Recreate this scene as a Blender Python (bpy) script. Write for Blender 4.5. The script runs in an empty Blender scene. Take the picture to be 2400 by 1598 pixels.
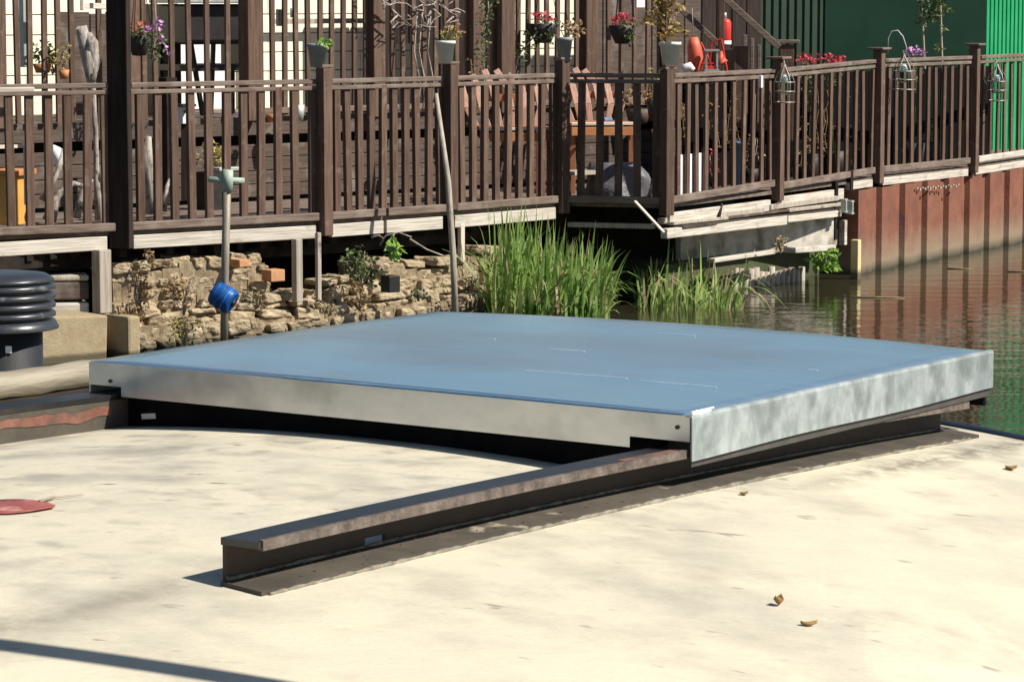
import bpy, bmesh, math, random
from mathutils import Vector, Matrix

# ------------------------------------------------------------------ camera
F, TH = 7000.0, math.atan((799 - 9) / 7000.0)
CAMZ = 2.35
scene = bpy.context.scene
COL = scene.collection
cam_d = bpy.data.cameras.new("camera")
cam = bpy.data.objects.new("camera", cam_d)
COL.objects.link(cam)
cam.location = (0, 0, CAMZ)
cam.rotation_euler = (math.radians(90) - TH, 0, 0)
cam_d.sensor_width = 36
cam_d.lens = 36 * F / 2400
cam_d.clip_start = 0.1
cam_d.clip_end = 2000
scene.camera = cam

# ------------------------------------------------------------------ world, sun, exposure
SUN = Vector((0.958, -0.287, 1.0)).normalized()
w = bpy.data.worlds.new("World"); scene.world = w
w.use_nodes = True
nt = w.node_tree; nt.nodes.clear()
sky = nt.nodes.new("ShaderNodeTexSky"); sky.sky_type = 'NISHITA'; sky.sun_disc = False
sky.sun_elevation = math.asin(SUN.z); sky.sun_rotation = math.atan2(SUN.x, SUN.y)
sky.air_density = 1.0; sky.dust_density = 0.6; sky.ozone_density = 1.2
bg = nt.nodes.new("ShaderNodeBackground"); bg.inputs['Strength'].default_value = 0.055
wo = nt.nodes.new("ShaderNodeOutputWorld")
nt.links.new(sky.outputs[0], bg.inputs[0]); nt.links.new(bg.outputs[0], wo.inputs[0])
sun_d = bpy.data.lights.new("sun", 'SUN'); sun_d.energy = 5.0; sun_d.angle = math.radians(0.5)
sun_d.color = (1.0, 0.93, 0.82)
sun = bpy.data.objects.new("sun", sun_d); COL.objects.link(sun)
sun.rotation_euler = SUN.to_track_quat('Z', 'Y').to_euler()
sun.location = (30, -10, 40)
scene.view_settings.view_transform = 'Standard'
scene.view_settings.look = 'None'
scene.view_settings.gamma = 1.0
scene.view_settings.exposure = 0.42

# ------------------------------------------------------------------ helpers
CS, SN = math.cos(TH), math.sin(TH)
def ray(px, py):
    a, b = (px - 1200) / F, -(py - 799) / F
    return Vector((a, b * SN + CS, b * CS - SN))
def at(px, py, Y):
    r = ray(px, py); return Vector((0, 0, CAMZ)) + r * (Y / r.y)
def pz(px, py, z):
    r = ray(px, py); return Vector((0, 0, CAMZ)) + r * ((z - CAMZ) / r.z)
UP = Vector((0, 0, 1))
R = random.Random(7)
def V(*a): return Vector(a)

class MB:
    def __init__(s): s.v = []; s.f = []; s.sm = []
    def add(s, vs, fs, smooth=False):
        o = len(s.v); s.v += [tuple(p) for p in vs]
        s.f += [tuple(i + o for i in f) for f in fs]; s.sm += [smooth] * len(fs); return s
    def hexa(s, p):     # 8 corners: bottom ring 0-3, top ring 4-7
        return s.add(p, [(3, 2, 1, 0), (4, 5, 6, 7), (0, 1, 5, 4), (1, 2, 6, 5), (2, 3, 7, 6), (3, 0, 4, 7)])
    def box(s, c, sx, sy, sz, ax=None):
        c = Vector(c)
        if ax is None: ax = (V(1, 0, 0), V(0, 1, 0), UP)
        a, b, d = ax[0] * sx / 2, ax[1] * sy / 2, ax[2] * sz / 2
        return s.hexa([c - a - b - d, c + a - b - d, c + a + b - d, c - a + b - d, c - a - b + d, c + a - b + d, c + a + b + d, c - a + b + d])
    def bar(s, p0, p1, wd, ht, up=UP):   # p0,p1 centre line; wd sideways, ht along up
        p0, p1 = Vector(p0), Vector(p1); d = (p1 - p0).normalized()
        sd = d.cross(up)
        if sd.length < 1e-5: sd = V(1, 0, 0)
        sd.normalize(); u = sd.cross(d).normalized()
        a, b = sd * wd / 2, u * ht / 2
        return s.hexa([p0 - a - b, p0 + a - b, p1 + a - b, p1 - a - b, p0 - a + b, p0 + a + b, p1 + a + b, p1 - a + b])
    def tube(s, pts, rad, n=8, cap=True, smooth=True):
        pts = [Vector(p) for p in pts]; m = len(pts)
        rs = rad if isinstance(rad, (list, tuple)) else [rad] * m
        vs = []; prev = None
        for i, p in enumerate(pts):
            t = (pts[min(i + 1, m - 1)] - pts[max(i - 1, 0)]).normalized()
            if prev is None:
                a = t.cross(UP)
                if a.length < 1e-3: a = t.cross(V(1, 0, 0))
            else:
                a = prev - t * prev.dot(t)
            a.normalize(); prev = a; b = t.cross(a)
            for k in range(n):
                an = 2 * math.pi * k / n
                vs.append(p + (a * math.cos(an) + b * math.sin(an)) * rs[i])
        fs = []
        for i in range(m - 1):
            for k in range(n):
                k2 = (k + 1) % n
                fs.append((i * n + k, (i + 1) * n + k, (i + 1) * n + k2, i * n + k2))
        s.add(vs, fs, smooth)
        if cap:
            s.add(vs[:n], [tuple(range(n))]); s.add(vs[-n:], [tuple(reversed(range(n)))])
        return s
    def lathe(s, c, prof, n=32, smooth=True, close=True):   # prof [(r,z)]
        c = Vector(c); vs = []; fs = []
        for r, z in prof:
            for k in range(n):
                a = 2 * math.pi * k / n
                vs.append(c + V(r * math.cos(a), r * math.sin(a), z))
        for i in range(len(prof) - 1):
            for k in range(n):
                k2 = (k + 1) % n
                fs.append((i * n + k, i * n + k2, (i + 1) * n + k2, (i + 1) * n + k))
        return s.add(vs, fs, smooth)
    def prism(s, ring, d):    # ring polygon extruded by vector d
        n = len(ring); ring = [Vector(p) for p in ring]; d = Vector(d)
        vs = ring + [p + d for p in ring]
        fs = [tuple(reversed(range(n))), tuple(range(n, 2 * n))] + [(i, (i + 1) % n, (i + 1) % n + n, i + n) for i in range(n)]
        return s.add(vs, fs)
    def build(s, name, m, parent=None, bevel=0, label=None):
        me = bpy.data.meshes.new(name); me.from_pydata(s.v, [], s.f)
        bm = bmesh.new(); bm.from_mesh(me)
        bmesh.ops.remove_doubles(bm, verts=bm.verts, dist=1e-5) if len(bm.verts) < 60000 and getattr(s, 'weld', True) else None
        bmesh.ops.recalc_face_normals(bm, faces=bm.faces)
        bm.to_mesh(me); bm.free()
        if len(me.polygons) == len(s.sm):
            me.polygons.foreach_set('use_smooth', s.sm)
        me.materials.append(m)
        o = bpy.data.objects.new(name, me); COL.objects.link(o)
        if parent: adopt(o, parent)
        if bevel:
            b = o.modifiers.new("bevel", 'BEVEL'); b.width = bevel; b.segments = 2; b.limit_method = 'ANGLE'; b.angle_limit = math.radians(40)
        if label: o['label'] = label
        return o

def adopt(o, parent):
    o.parent = parent
    m = Matrix.Identity(4); p = parent
    while p is not None:
        m = Matrix.LocRotScale(p.location, p.rotation_euler, p.scale) @ (p.matrix_parent_inverse @ Matrix.Identity(4)) if p.parent is None else m
        p = p.parent
    root = parent
    while root.parent: root = root.parent
    if parent.type == 'EMPTY':
        o.matrix_parent_inverse = Matrix.Translation(parent.location).inverted()
    return o
def tag(o, label, cat, group=None, kind=None):
    o['label'] = label; o['category'] = cat
    if group: o['group'] = group
    if kind: o['kind'] = kind
    return o
def thing(name, label, cat, loc, group=None):
    o = bpy.data.objects.new(name, None); COL.objects.link(o); o.location = loc
    o.empty_display_size = 0.1
    return tag(o, label, cat, group)
def structure(o): o['kind'] = 'structure'; return o

# ------------------------------------------------------------------ materials
def mat(name, c1, c2=None, scale=(8, 8, 8), rough=0.7, metal=0.0, bump=0.0, bscale=None, c3=None, s3=2.0, t3=(0.55, 0.75),
        detail=5, spec=0.5, rand=0.0, ramp=(0.35, 0.65), trans=0.0, rr=0.0, bdist=0.01, yaw=None):
    m = bpy.data.materials.new(name); m.use_nodes = True
    nt = m.node_tree; N = nt.nodes; L = nt.links
    bs = N['Principled BSDF']; out = N['Material Output']
    bs.inputs['Roughness'].default_value = rough; bs.inputs['Metallic'].default_value = metal
    bs.inputs['Specular IOR Level'].default_value = spec
    tc = N.new('ShaderNodeTexCoord'); src = tc.outputs['Object']
    if rand:
        oi = N.new('ShaderNodeObjectInfo'); va = N.new('ShaderNodeVectorMath'); va.operation = 'MULTIPLY_ADD'
        L.new(oi.outputs['Random'], va.inputs[0]); va.inputs[1].default_value = (37, 53, 71); L.new(src, va.inputs[2])
        src = va.outputs[0]
    mp = N.new('ShaderNodeMapping'); mp.inputs['Scale'].default_value = scale; L.new(src, mp.inputs[0])
    if yaw is not None:      # scale is then along / across the boat
        mp.vector_type = 'TEXTURE'; mp.inputs['Scale'].default_value = tuple(1 / v for v in scale); mp.inputs['Rotation'].default_value = (0, 0, yaw)
    nz = N.new('ShaderNodeTexNoise'); nz.inputs['Scale'].default_value = 1; nz.inputs['Detail'].default_value = detail
    nz.inputs['Roughness'].default_value = 0.62; L.new(mp.outputs[0], nz.inputs['Vector'])
    col = None
    c1 = tuple(c1) + (1,)
    if c2 is not None:
        c2 = tuple(c2) + (1,)
        rp = N.new('ShaderNodeValToRGB'); rp.color_ramp.elements[0].color = c1; rp.color_ramp.elements[1].color = c2
        rp.color_ramp.elements[0].position, rp.color_ramp.elements[1].position = ramp
        L.new(nz.outputs['Fac'], rp.inputs[0]); col = rp.outputs[0]
    if c3 is not None:
        n3 = N.new('ShaderNodeTexNoise'); n3.inputs['Scale'].default_value = s3; n3.inputs['Detail'].default_value = 6; L.new(src, n3.inputs['Vector'])
        r3 = N.new('ShaderNodeMapRange'); r3.inputs[1].default_value, r3.inputs[2].default_value = t3; r3.clamp = True
        L.new(n3.outputs['Fac'], r3.inputs[0])
        mx = N.new('ShaderNodeMix'); mx.data_type = 'RGBA'; L.new(r3.outputs[0], mx.inputs[0])
        if col: L.new(col, mx.inputs[6])
        else: mx.inputs[6].default_value = c1
        mx.inputs[7].default_value = tuple(c3) + (1,); col = mx.outputs[2]
    if rand and col:
        hv = N.new('ShaderNodeHueSaturation'); mr = N.new('ShaderNodeMapRange'); mr.inputs[3].default_value = 1 - rand; mr.inputs[4].default_value = 1 + rand
        L.new(oi.outputs['Random'], mr.inputs[0]); L.new(mr.outputs[0], hv.inputs['Value']); L.new(col, hv.inputs['Color']); col = hv.outputs[0]
    if col: L.new(col, bs.inputs['Base Color'])
    else: bs.inputs['Base Color'].default_value = c1
    if rr:
        m2 = N.new('ShaderNodeMapRange'); m2.inputs[3].default_value = max(0.02, rough - rr); m2.inputs[4].default_value = rough + rr
        L.new(nz.outputs['Fac'], m2.inputs[0]); L.new(m2.outputs[0], bs.inputs['Roughness'])
    if bump:
        bn = N.new('ShaderNodeBump'); bn.inputs['Strength'].default_value = bump; bn.inputs['Distance'].default_value = bdist
        if bscale:
            mb_ = N.new('ShaderNodeMapping'); mb_.inputs['Scale'].default_value = bscale; L.new(src, mb_.inputs[0])
            nb = N.new('ShaderNodeTexNoise'); nb.inputs['Scale'].default_value = 1; nb.inputs['Detail'].default_value = 5; L.new(mb_.outputs[0], nb.inputs['Vector'])
            L.new(nb.outputs['Fac'], bn.inputs['Height'])
        else: L.new(nz.outputs['Fac'], bn.inputs['Height'])
        L.new(bn.outputs[0], bs.inputs['Normal'])
    if trans:
        tr = N.new('ShaderNodeBsdfTranslucent'); ms = N.new('ShaderNodeMixShader'); ms.inputs[0].default_value = trans
        if col: L.new(col, tr.inputs[0])
        else: tr.inputs[0].default_value = c1
        L.new(bs.outputs[0], ms.inputs[1]); L.new(tr.outputs[0], ms.inputs[2]); L.new(ms.outputs[0], out.inputs[0])
    return m

def _z(): pass
def zband(m, z0, z1, c, wob=0.0):
    """a stain of its own height: below z0 colour c, fading out at z1 (world z through object coords)"""
    nt = m.node_tree; N = nt.nodes; L = nt.links; bs = N['Principled BSDF']
    tc = N.new('ShaderNodeTexCoord'); sp = N.new('ShaderNodeSeparateXYZ'); L.new(tc.outputs['Object'], sp.inputs[0])
    nz = N.new('ShaderNodeTexNoise'); nz.inputs['Scale'].default_value = 9; nz.inputs['Detail'].default_value = 4; L.new(tc.outputs['Object'], nz.inputs['Vector'])
    md = N.new('ShaderNodeMath'); md.operation = 'MULTIPLY_ADD'; L.new(nz.outputs['Fac'], md.inputs[0]); md.inputs[1].default_value = wob; L.new(sp.outputs['Z'], md.inputs[2])
    mr = N.new('ShaderNodeMapRange'); mr.inputs[1].default_value = z0 + wob / 2; mr.inputs[2].default_value = z1 + wob / 2
    mr.inputs[3].default_value = 1; mr.inputs[4].default_value = 0; L.new(md.outputs[0], mr.inputs[0])
    mx = N.new('ShaderNodeMix'); mx.data_type = 'RGBA'; L.new(mr.outputs[0], mx.inputs[0])
    lk = bs.inputs['Base Color'].links
    if lk: L.new(lk[0].from_socket, mx.inputs[6])
    else: mx.inputs[6].default_value = bs.inputs['Base Color'].default_value
    mx.inputs[7].default_value = tuple(c) + (1,); L.new(mx.outputs[2], bs.inputs['Base Color'])
    return m

VERT = (45, 45, 3); HORZ = (4, 4, 60)
M = {}
M['fence'] = mat('fence_wood', (.088, .052, .037), (.16, .105, .078), VERT, .8, bump=.3, rand=.18, c3=(.17, .125, .1), s3=14, t3=(.58, .72), spec=.25)
M['rail'] = mat('rail_wood', (.11, .075, .06), (.22, .165, .13), HORZ, .75, bump=.3, c3=(.25, .2, .165), s3=6, t3=(.5, .72))
M['dark_wood'] = mat('dark_wood', (.022, .016, .014), (.045, .033, .028), VERT, .8, bump=.3, rand=.2, spec=.15)
M['board'] = mat('deck_board_wood', (.058, .039, .030), (.11, .078, .060), HORZ, .75, bump=.4, c3=(.2, .17, .15), s3=6)
M['deck'] = mat('deck_floor_wood', (.11, .08, .06), (.2, .16, .13), (10, 10, 10), .8, bump=.3)
M['bleached'] = mat('bleached_wood', (.42, .37, .31), (.66, .62, .54), (3, 3, 70), .8, bump=.5, c3=(.3, .25, .2), s3=7, t3=(.6, .75))
M['greywood'] = mat('grey_wood', (.30, .26, .21), (.48, .43, .36), VERT, .8, bump=.5, c3=(.16, .13, .1), s3=8, t3=(.6, .72))
M['pitch'] = mat('shade_black_board', (.006, .005, .005), (.010, .008, .008), VERT, .9, spec=.05)  # near-black colour stands in for deep shade behind the railing
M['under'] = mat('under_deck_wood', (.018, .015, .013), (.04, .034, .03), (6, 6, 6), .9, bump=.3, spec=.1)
M['stone'] = mat('bank_stone', (.27, .205, .125), (.52, .43, .29), (9, 9, 14), .9, bump=.9, bscale=(35, 35, 50), c3=(.2, .155, .095), s3=7, t3=(.57, .72), bdist=.02)
zband(M['stone'], .02, .12, (.035, .032, .02), .1)
M['mortar'] = mat('bank_earth', (.17, .125, .075), (.36, .285, .185), (16, 16, 16), .95, bump=.8)
M['soil'] = mat('dark_soil', (.03, .024, .018), (.07, .055, .04), (12, 12, 12), .95, bump=.8)
M['block'] = mat('block_stone', (.30, .235, .14), (.37, .30, .19), (14, 14, 14), .9, bump=.4, bscale=(60, 60, 60))
zband(M['block'], .035, .06, (.09, .075, .045), .02)
M['brick'] = mat('orange_brick', (.42, .2, .09), (.55, .3, .15), (20, 20, 20), .9, bump=.5)
def roof_material():
    m = bpy.data.materials.new('cream_roof_paint'); m.use_nodes = True
    N = m.node_tree.nodes; L = m.node_tree.links; bs = N['Principled BSDF']; bs.inputs['Roughness'].default_value = .6; bs.inputs['Specular IOR Level'].default_value = .3
    tc = N.new('ShaderNodeTexCoord'); P = tc.outputs['Object']
    def noise(scale, sc=(1, 1, 1), det=6, rough=.6, rot=0.0):
        mp = N.new('ShaderNodeMapping'); mp.inputs['Scale'].default_value = sc; mp.inputs['Rotation'].default_value = (0, 0, rot); L.new(P, mp.inputs[0])
        n = N.new('ShaderNodeTexNoise'); n.inputs['Scale'].default_value = scale; n.inputs['Detail'].default_value = det; n.inputs['Roughness'].default_value = rough; L.new(mp.outputs[0], n.inputs['Vector']); return n.outputs['Fac']
    def rng(f, a, b, o0=0.0, o1=1.0):
        r = N.new('ShaderNodeMapRange'); r.inputs[1].default_value = a; r.inputs[2].default_value = b; r.inputs[3].default_value = o0; r.inputs[4].default_value = o1; L.new(f, r.inputs[0]); return r.outputs[0]
    def mth(op, a, b):
        n = N.new('ShaderNodeMath'); n.operation = op
        for i, v in enumerate((a, b)):
            if isinstance(v, float): n.inputs[i].default_value = v
            else: L.new(v, n.inputs[i])
        return n.outputs[0]
    def dot(vec, off):
        n = N.new('ShaderNodeVectorMath'); n.operation = 'DOT_PRODUCT'; L.new(P, n.inputs[0]); n.inputs[1].default_value = vec; return mth('ADD', n.outputs['Value'], off)
    def mix(f, c0, c1):
        x = N.new('ShaderNodeMix'); x.data_type = 'RGBA'; L.new(f, x.inputs[0])
        if isinstance(c0, tuple): x.inputs[6].default_value = c0 + (1,)
        else: L.new(c0, x.inputs[6])
        x.inputs[7].default_value = c1 + (1,); return x.outputs[2]
    cu = (math.cos(.9668), math.sin(.9668)); ox, oy = .0583, 5.0846
    uu = dot((cu[0], cu[1], 0), -(cu[0] * ox + cu[1] * oy)); vv = dot((-cu[1], cu[0], 0), -(-cu[1] * ox + cu[0] * oy))
    col = mix(rng(noise(2.4), .35, .7), (.65, .60, .46), (.565, .53, .43))
    worn = rng(vv, -1.0, .1, .5, 1.0)                    # more walked-on between the rails
    col = mix(mth('MULTIPLY', mth('MULTIPLY', rng(noise(6.5, (1, 1.1, 1), 5, .55), .44, .68), mth('MULTIPLY', worn, rng(noise(1.7, (1, 1, 1), 2), .3, .55))), 1.0), col, (.36, .34, .285))
    col = mix(mth('MULTIPLY', rng(noise(15, (1, 1.2, 1), 4, .5, .3), .5, .7), mth('MULTIPLY', mth('MULTIPLY', worn, rng(noise(2.3, (1, 1, 1), 2), .4, .6)), .8)), col, (.30, .28, .23))
    col = mix(mth('MULTIPLY', rng(noise(20, (.7, 1.7, 1), 3, .5, -.25), .67, .74), worn), col, (.17, .15, .115))
    # dirt gathered beside the foot of the near rail towards the boat's end, and along both rails
    d1 = mth('ABSOLUTE', mth('ADD', vv, .665), 0.0)
    band = mth('MULTIPLY', mth('MULTIPLY', rng(d1, .0, .055, 1.0, .0), rng(uu, -.45, .05)), rng(noise(22, (1, 1, 1), 7, .7), .40, .56))
    col = mix(mth('MULTIPLY', band, .8), col, (.14, .12, .085))
    d2 = mth('ABSOLUTE', mth('SUBTRACT', mth('ABSOLUTE', vv, 0.0), .50), 0.0)
    col = mix(mth('MULTIPLY', mth('MULTIPLY', rng(d2, .0, .07, 1.0, .0), rng(noise(13), .35, .6)), .75), col, (.27, .245, .19))
    L.new(col, bs.inputs['Base Color'])
    bp = N.new('ShaderNodeBump'); bp.inputs['Strength'].default_value = .5; bp.inputs['Distance'].default_value = .006; L.new(noise(34, (.7, 1.4, 1), 9, .7), bp.inputs['Height']); L.new(bp.outputs[0], bs.inputs['Normal'])
    return m
M['roof'] = roof_material()
M['rail_steel'] = mat('rail_steel', (.036, .023, .016), (.064, .041, .029), (9, 9, 14), .6, metal=.1, bump=.15, rr=.1)
M['rail_top'] = mat('rail_worn_steel', (.06, .063, .066), (.10, .10, .10), (5, 5, 5), .42, metal=.85, bump=.15, c3=(.13, .10, .085), s3=11, t3=(.56, .68))
M['rail_foot'] = mat('rail_foot_paint', (.05, .043, .033), (.09, .077, .058), (12, 12, 12), .8, bump=.35, c3=(.3, .26, .2), s3=16, t3=(.66, .72))
M['bead'] = mat('weld_bead', (.11, .095, .07), (.3, .27, .21), (40, 40, 40), .8, bump=.4)
M['rail_lip'] = mat('rail_lip_worn', (.085, .066, .056), (.21, .17, .145), (40, 40, 40), .6, metal=.2, bump=.6, c3=(.17, .10, .08), s3=5, t3=(.66, .76))
M['rail_red'] = mat('rail_red_primer', (.17, .075, .055), (.24, .115, .085), (30, 30, 30), .8, bump=.4, c3=(.09, .075, .065), s3=18, t3=(.52, .66), spec=.2)
M['lid'] = mat('galvanised_sky_tint', (.52, .79, .99), (.71, .96, 1.0), (38, 3.0, 5), .22, metal=.86, bump=.05, bscale=(7, 7, 7), rr=.07, yaw=.9668, ramp=(.25, .75), c3=(.56, .66, .71), s3=2.0, t3=(.42, .62))  # blue of the reflected sky is put into the base colour
M['skirt'] = mat('brushed_skirt', (.58, .60, .62), (.74, .745, .745), (7, 7, 16), .33, metal=.85, bump=.12, bscale=(9, 9, 9), rr=.09, c3=(.50, .51, .51), s3=11, t3=(.5, .68))
M['galv'] = mat('galvanised_skirt', (.36, .42, .43), (.56, .615, .62), (26, 26, 16), .5, metal=.6, bump=.2, rr=.12, c3=(.29, .33, .33), s3=13, t3=(.52, .64), ramp=(.38, .62), detail=9)
M['film'] = mat('blue_film', (.10, .22, .34), (.19, .33, .46), (22, 22, 22), .4, metal=.5, bump=.2)
M['bright'] = mat('bright_edge', (.85, .86, .86), None, rough=.4, metal=.3)
M['scratch'] = mat('scratch_metal', (.56, .66, .72), (.8, .84, .86), (60, 60, 60), .6, metal=.3)
M['black'] = mat('rubber_and_shade_black', (.004, .004, .005), (.008, .008, .009), (20, 20, 20), .9, bump=.2, spec=.1)  # rubber of the end stop; also the shade under the hatch
M['gap'] = mat('dark_rubber', (.05, .047, .043), (.075, .07, .064), (20, 20, 20), .7)  # dark grey rubber of the seal, also the screws
M['navy'] = mat('navy_paint', (.012, .02, .04), (.02, .032, .06), (8, 8, 8), .4)
M['hull'] = mat('hull_green', (.012, .03, .02), (.02, .045, .03), (3, 3, 3), .35)
M['vent'] = mat('vent_enamel', (.022, .026, .034), (.04, .045, .055), (14, 14, 14), .33, bump=.08, c3=(.12, .13, .14), s3=26, t3=(.66, .7), spec=.7)
M['pipe'] = mat('vent_pipe_enamel', (.014, .016, .019), (.03, .033, .038), (14, 14, 6), .42, bump=.1, c3=(.1, .1, .1), s3=22, t3=(.66, .72))
M['timber'] = mat('weathered_pole', (.15, .13, .095), (.36, .325, .26), (3, 38, 38), .85, bump=.6, c3=(.25, .2, .12), s3=12, t3=(.58, .74))
M['cream'] = mat('cream_wall_paint', (.86, .83, .66), (.90, .87, .71), (4, 4, 4), .7)
M['white'] = mat('white_paint', (.80, .80, .80), (.86, .86, .87), (6, 6, 6), .5)
M['blackm'] = mat('black_metal', (.012, .011, .012), (.022, .02, .022), (9, 9, 9), .45)
M['greym'] = mat('grey_metal', (.36, .40, .38), (.5, .53, .5), (12, 12, 6), .5, metal=.3)
M['polemetal'] = mat('dull_pole_metal', (.22, .19, .15), (.36, .33, .27), (30, 30, 5), .6, metal=.2, c3=(.2, .12, .08), s3=12, t3=(.62, .7))
M['potgrey'] = mat('grey_pot', (.22, .25, .27), (.3, .33, .34), (14, 14, 14), .6)
M['potwhite'] = mat('pale_pot', (.62, .66, .62), (.74, .77, .72), (14, 14, 14), .55)
M['potblack'] = mat('black_pot', (.014, .014, .014), (.03, .028, .026), (14, 14, 14), .6)
M['terra'] = mat('terracotta', (.45, .17, .06), (.56, .25, .09), (9, 9, 9), .7, bump=.2)
M['ochre'] = mat('ochre_paint', (.58, .29, .06), (.66, .36, .09), (9, 9, 9), .65)
M['orange'] = mat('orange_wood', (.30, .10, .05), (.42, .17, .09), VERT, .6, bump=.3)
M['palewood'] = mat('pale_wood', (.62, .53, .44), (.74, .66, .56), HORZ, .7, bump=.3)
M['pinkwood'] = mat('pinkish_wood', (.46, .25, .18), (.62, .40, .31), VERT, .7, bump=.3)
M['drift'] = mat('driftwood', (.17, .14, .12), (.5, .46, .41), (30, 30, 6), .85, bump=.7, c3=(.1, .085, .07), s3=16, t3=(.58, .66))
M['twig'] = mat('dry_twig', (.26, .2, .15), (.42, .36, .29), (20, 20, 20), .9)
M['green'] = mat('leaf_green', (.045, .10, .018), (.15, .24, .05), (7, 7, 7), .55, trans=.3)
M['bushgreen'] = mat('leaf_bush', (.06, .09, .03), (.2, .25, .1), (9, 9, 9), .6, trans=.25)
M['lime'] = mat('leaf_lime', (.16, .32, .04), (.3, .48, .1), (12, 12, 12), .5, trans=.3)
M['gold'] = mat('leaf_gold', (.26, .17, .045), (.45, .32, .1), (14, 14, 14), .6, trans=.25)
M['dry'] = mat('dry_weed', (.25, .14, .06), (.45, .31, .16), (14, 14, 14), .9, trans=.2)
M['yellowmoss'] = mat('yellow_weed', (.3, .26, .07), (.5, .44, .17), (14, 14, 14), .9, trans=.2)
M['reed'] = mat('reed_blade', (.09, .21, .035), (.40, .56, .15), (5, 5, 2.5), .5, trans=.4, c3=(.5, .55, .24), s3=3.3, t3=(.56, .7))
M['reeddry'] = mat('reed_dry', (.3, .22, .12), (.5, .42, .25), (8, 8, 8), .8, trans=.2)
M['red'] = mat('red_paint', (.55, .02, .015), (.66, .05, .03), (9, 9, 9), .4)
M['orangered'] = mat('orange_red', (.66, .10, .05), (.75, .17, .1), (9, 9, 9), .5)
M['petalred'] = mat('petal_red', (.5, .02, .06), (.66, .08, .12), (30, 30, 30), .6, trans=.2)
M['petalpink'] = mat('petal_pink', (.5, .2, .5), (.72, .42, .72), (30, 30, 30), .6, trans=.2)
M['petalsalmon'] = mat('petal_salmon', (.5, .13, .06), (.66, .28, .17), (30, 30, 30), .6, trans=.2)
M['shed'] = mat('shed_green', (.008, .030, .019), (.011, .037, .024), (2, 2, 2), .85, spec=.1)
M['shed2'] = mat('shed_panel_green', (.03, .052, .037), (.042, .068, .047), (2, 2, 2), .8, spec=.15)
M['bgreen'] = mat('bright_green_sheet', (.01, .30, .11), (.02, .36, .14), (4, 4, 4), .5)
M['rust'] = mat('rusty_pile', (.175, .064, .037), (.245, .098, .058), (3, 3, 3), .8, bump=.3, bscale=(30, 30, 30), c3=(.14, .06, .05), s3=5)
zband(M['rust'], .04, .36, (.27, .21, .14), .25); zband(M['rust'], .0, .09, (.05, .045, .03), .05)
M['yellowp'] = mat('yellow_post', (.58, .46, .2), (.68, .58, .32), (30, 30, 5), .8)
zband(M['yellowp'], .05, .1, (.12, .1, .06), .04)
M['concrete'] = mat('pale_concrete', (.40, .37, .31), (.62, .58, .51), (7, 7, 12), .85, bump=.6, c3=(.22, .18, .12), s3=5, t3=(.5, .68))
M['blue'] = mat('blue_plastic', (.02, .15, .52), (.03, .19, .6), (9, 9, 9), .4)
M['teal'] = mat('pale_green_paint', (.28, .36, .30), (.38, .45, .38), (20, 20, 20), .6)
M['bluecloth'] = mat('blue_cloth', (.1, .22, .42), (.17, .3, .5), (20, 20, 20), .9)
M['sack'] = mat('grey_sack', (.09, .085, .10), (.15, .145, .16), (6, 6, 6), .45, bump=.4, bscale=(14, 14, 14), bdist=.04)
M['leaf_dead'] = mat('dead_leaf', (.22, .12, .03), (.42, .27, .09), (60, 60, 60), .8)
M['pink'] = mat('faded_red_leaf', (.25, .065, .06), (.37, .13, .115), (28, 28, 28), .75, c3=(.45, .25, .22), s3=30, t3=(.55, .66), spec=.2)
M['wire'] = mat('lantern_wire', (.30, .28, .26), None, rough=.45, metal=.6)
M['paper'] = mat('white_card', (.78, .8, .82), None, rough=.7)
M['ground'] = mat('ground_soil', (.045, .06, .022), (.09, .085, .045), (3, 3, 3), .95, bump=.5)
g = bpy.data.materials.new('lantern_glass'); g.use_nodes = True
b_ = g.node_tree.nodes['Principled BSDF']; b_.inputs['Transmission Weight'].default_value = 1; b_.inputs['Roughness'].default_value = .08; b_.inputs['Base Color'].default_value = (.8, .9, .88, 1); b_.inputs['IOR'].default_value = 1.1
M['glass'] = g

# water
wm = bpy.data.materials.new('canal_water'); wm.use_nodes = True
N = wm.node_tree.nodes; L = wm.node_tree.links; bs = N['Principled BSDF']
bs.inputs['Base Color'].default_value = (.034, .032, .017, 1); bs.inputs['Roughness'].default_value = .045; bs.inputs['IOR'].default_value = 1.33
tc = N.new('ShaderNodeTexCoord')
mp = N.new('ShaderNodeMapping'); mp.inputs['Scale'].default_value = (1.1, 3.2, 1); mp.inputs['Rotation'].default_value = (0, 0, -.25); L.new(tc.outputs['Object'], mp.inputs[0])
nz = N.new('ShaderNodeTexNoise'); nz.inputs['Scale'].default_value = 1.3; nz.inputs['Detail'].default_value = 3; L.new(mp.outputs[0], nz.inputs['Vector'])
n2 = N.new('ShaderNodeTexNoise'); n2.inputs['Scale'].default_value = 7; n2.inputs['Detail'].default_value = 2; L.new(mp.outputs[0], n2.inputs['Vector'])
ad = N.new('ShaderNodeMath'); ad.operation = 'MULTIPLY_ADD'; L.new(n2.outputs['Fac'], ad.inputs[0]); ad.inputs[1].default_value = .16; L.new(nz.outputs['Fac'], ad.inputs[2])
bp = N.new('ShaderNodeBump'); bp.inputs['Strength'].default_value = .24; bp.inputs['Distance'].default_value = .03
L.new(ad.outputs[0], bp.inputs['Height']); L.new(bp.outputs[0], bs.inputs['Normal'])

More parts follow.
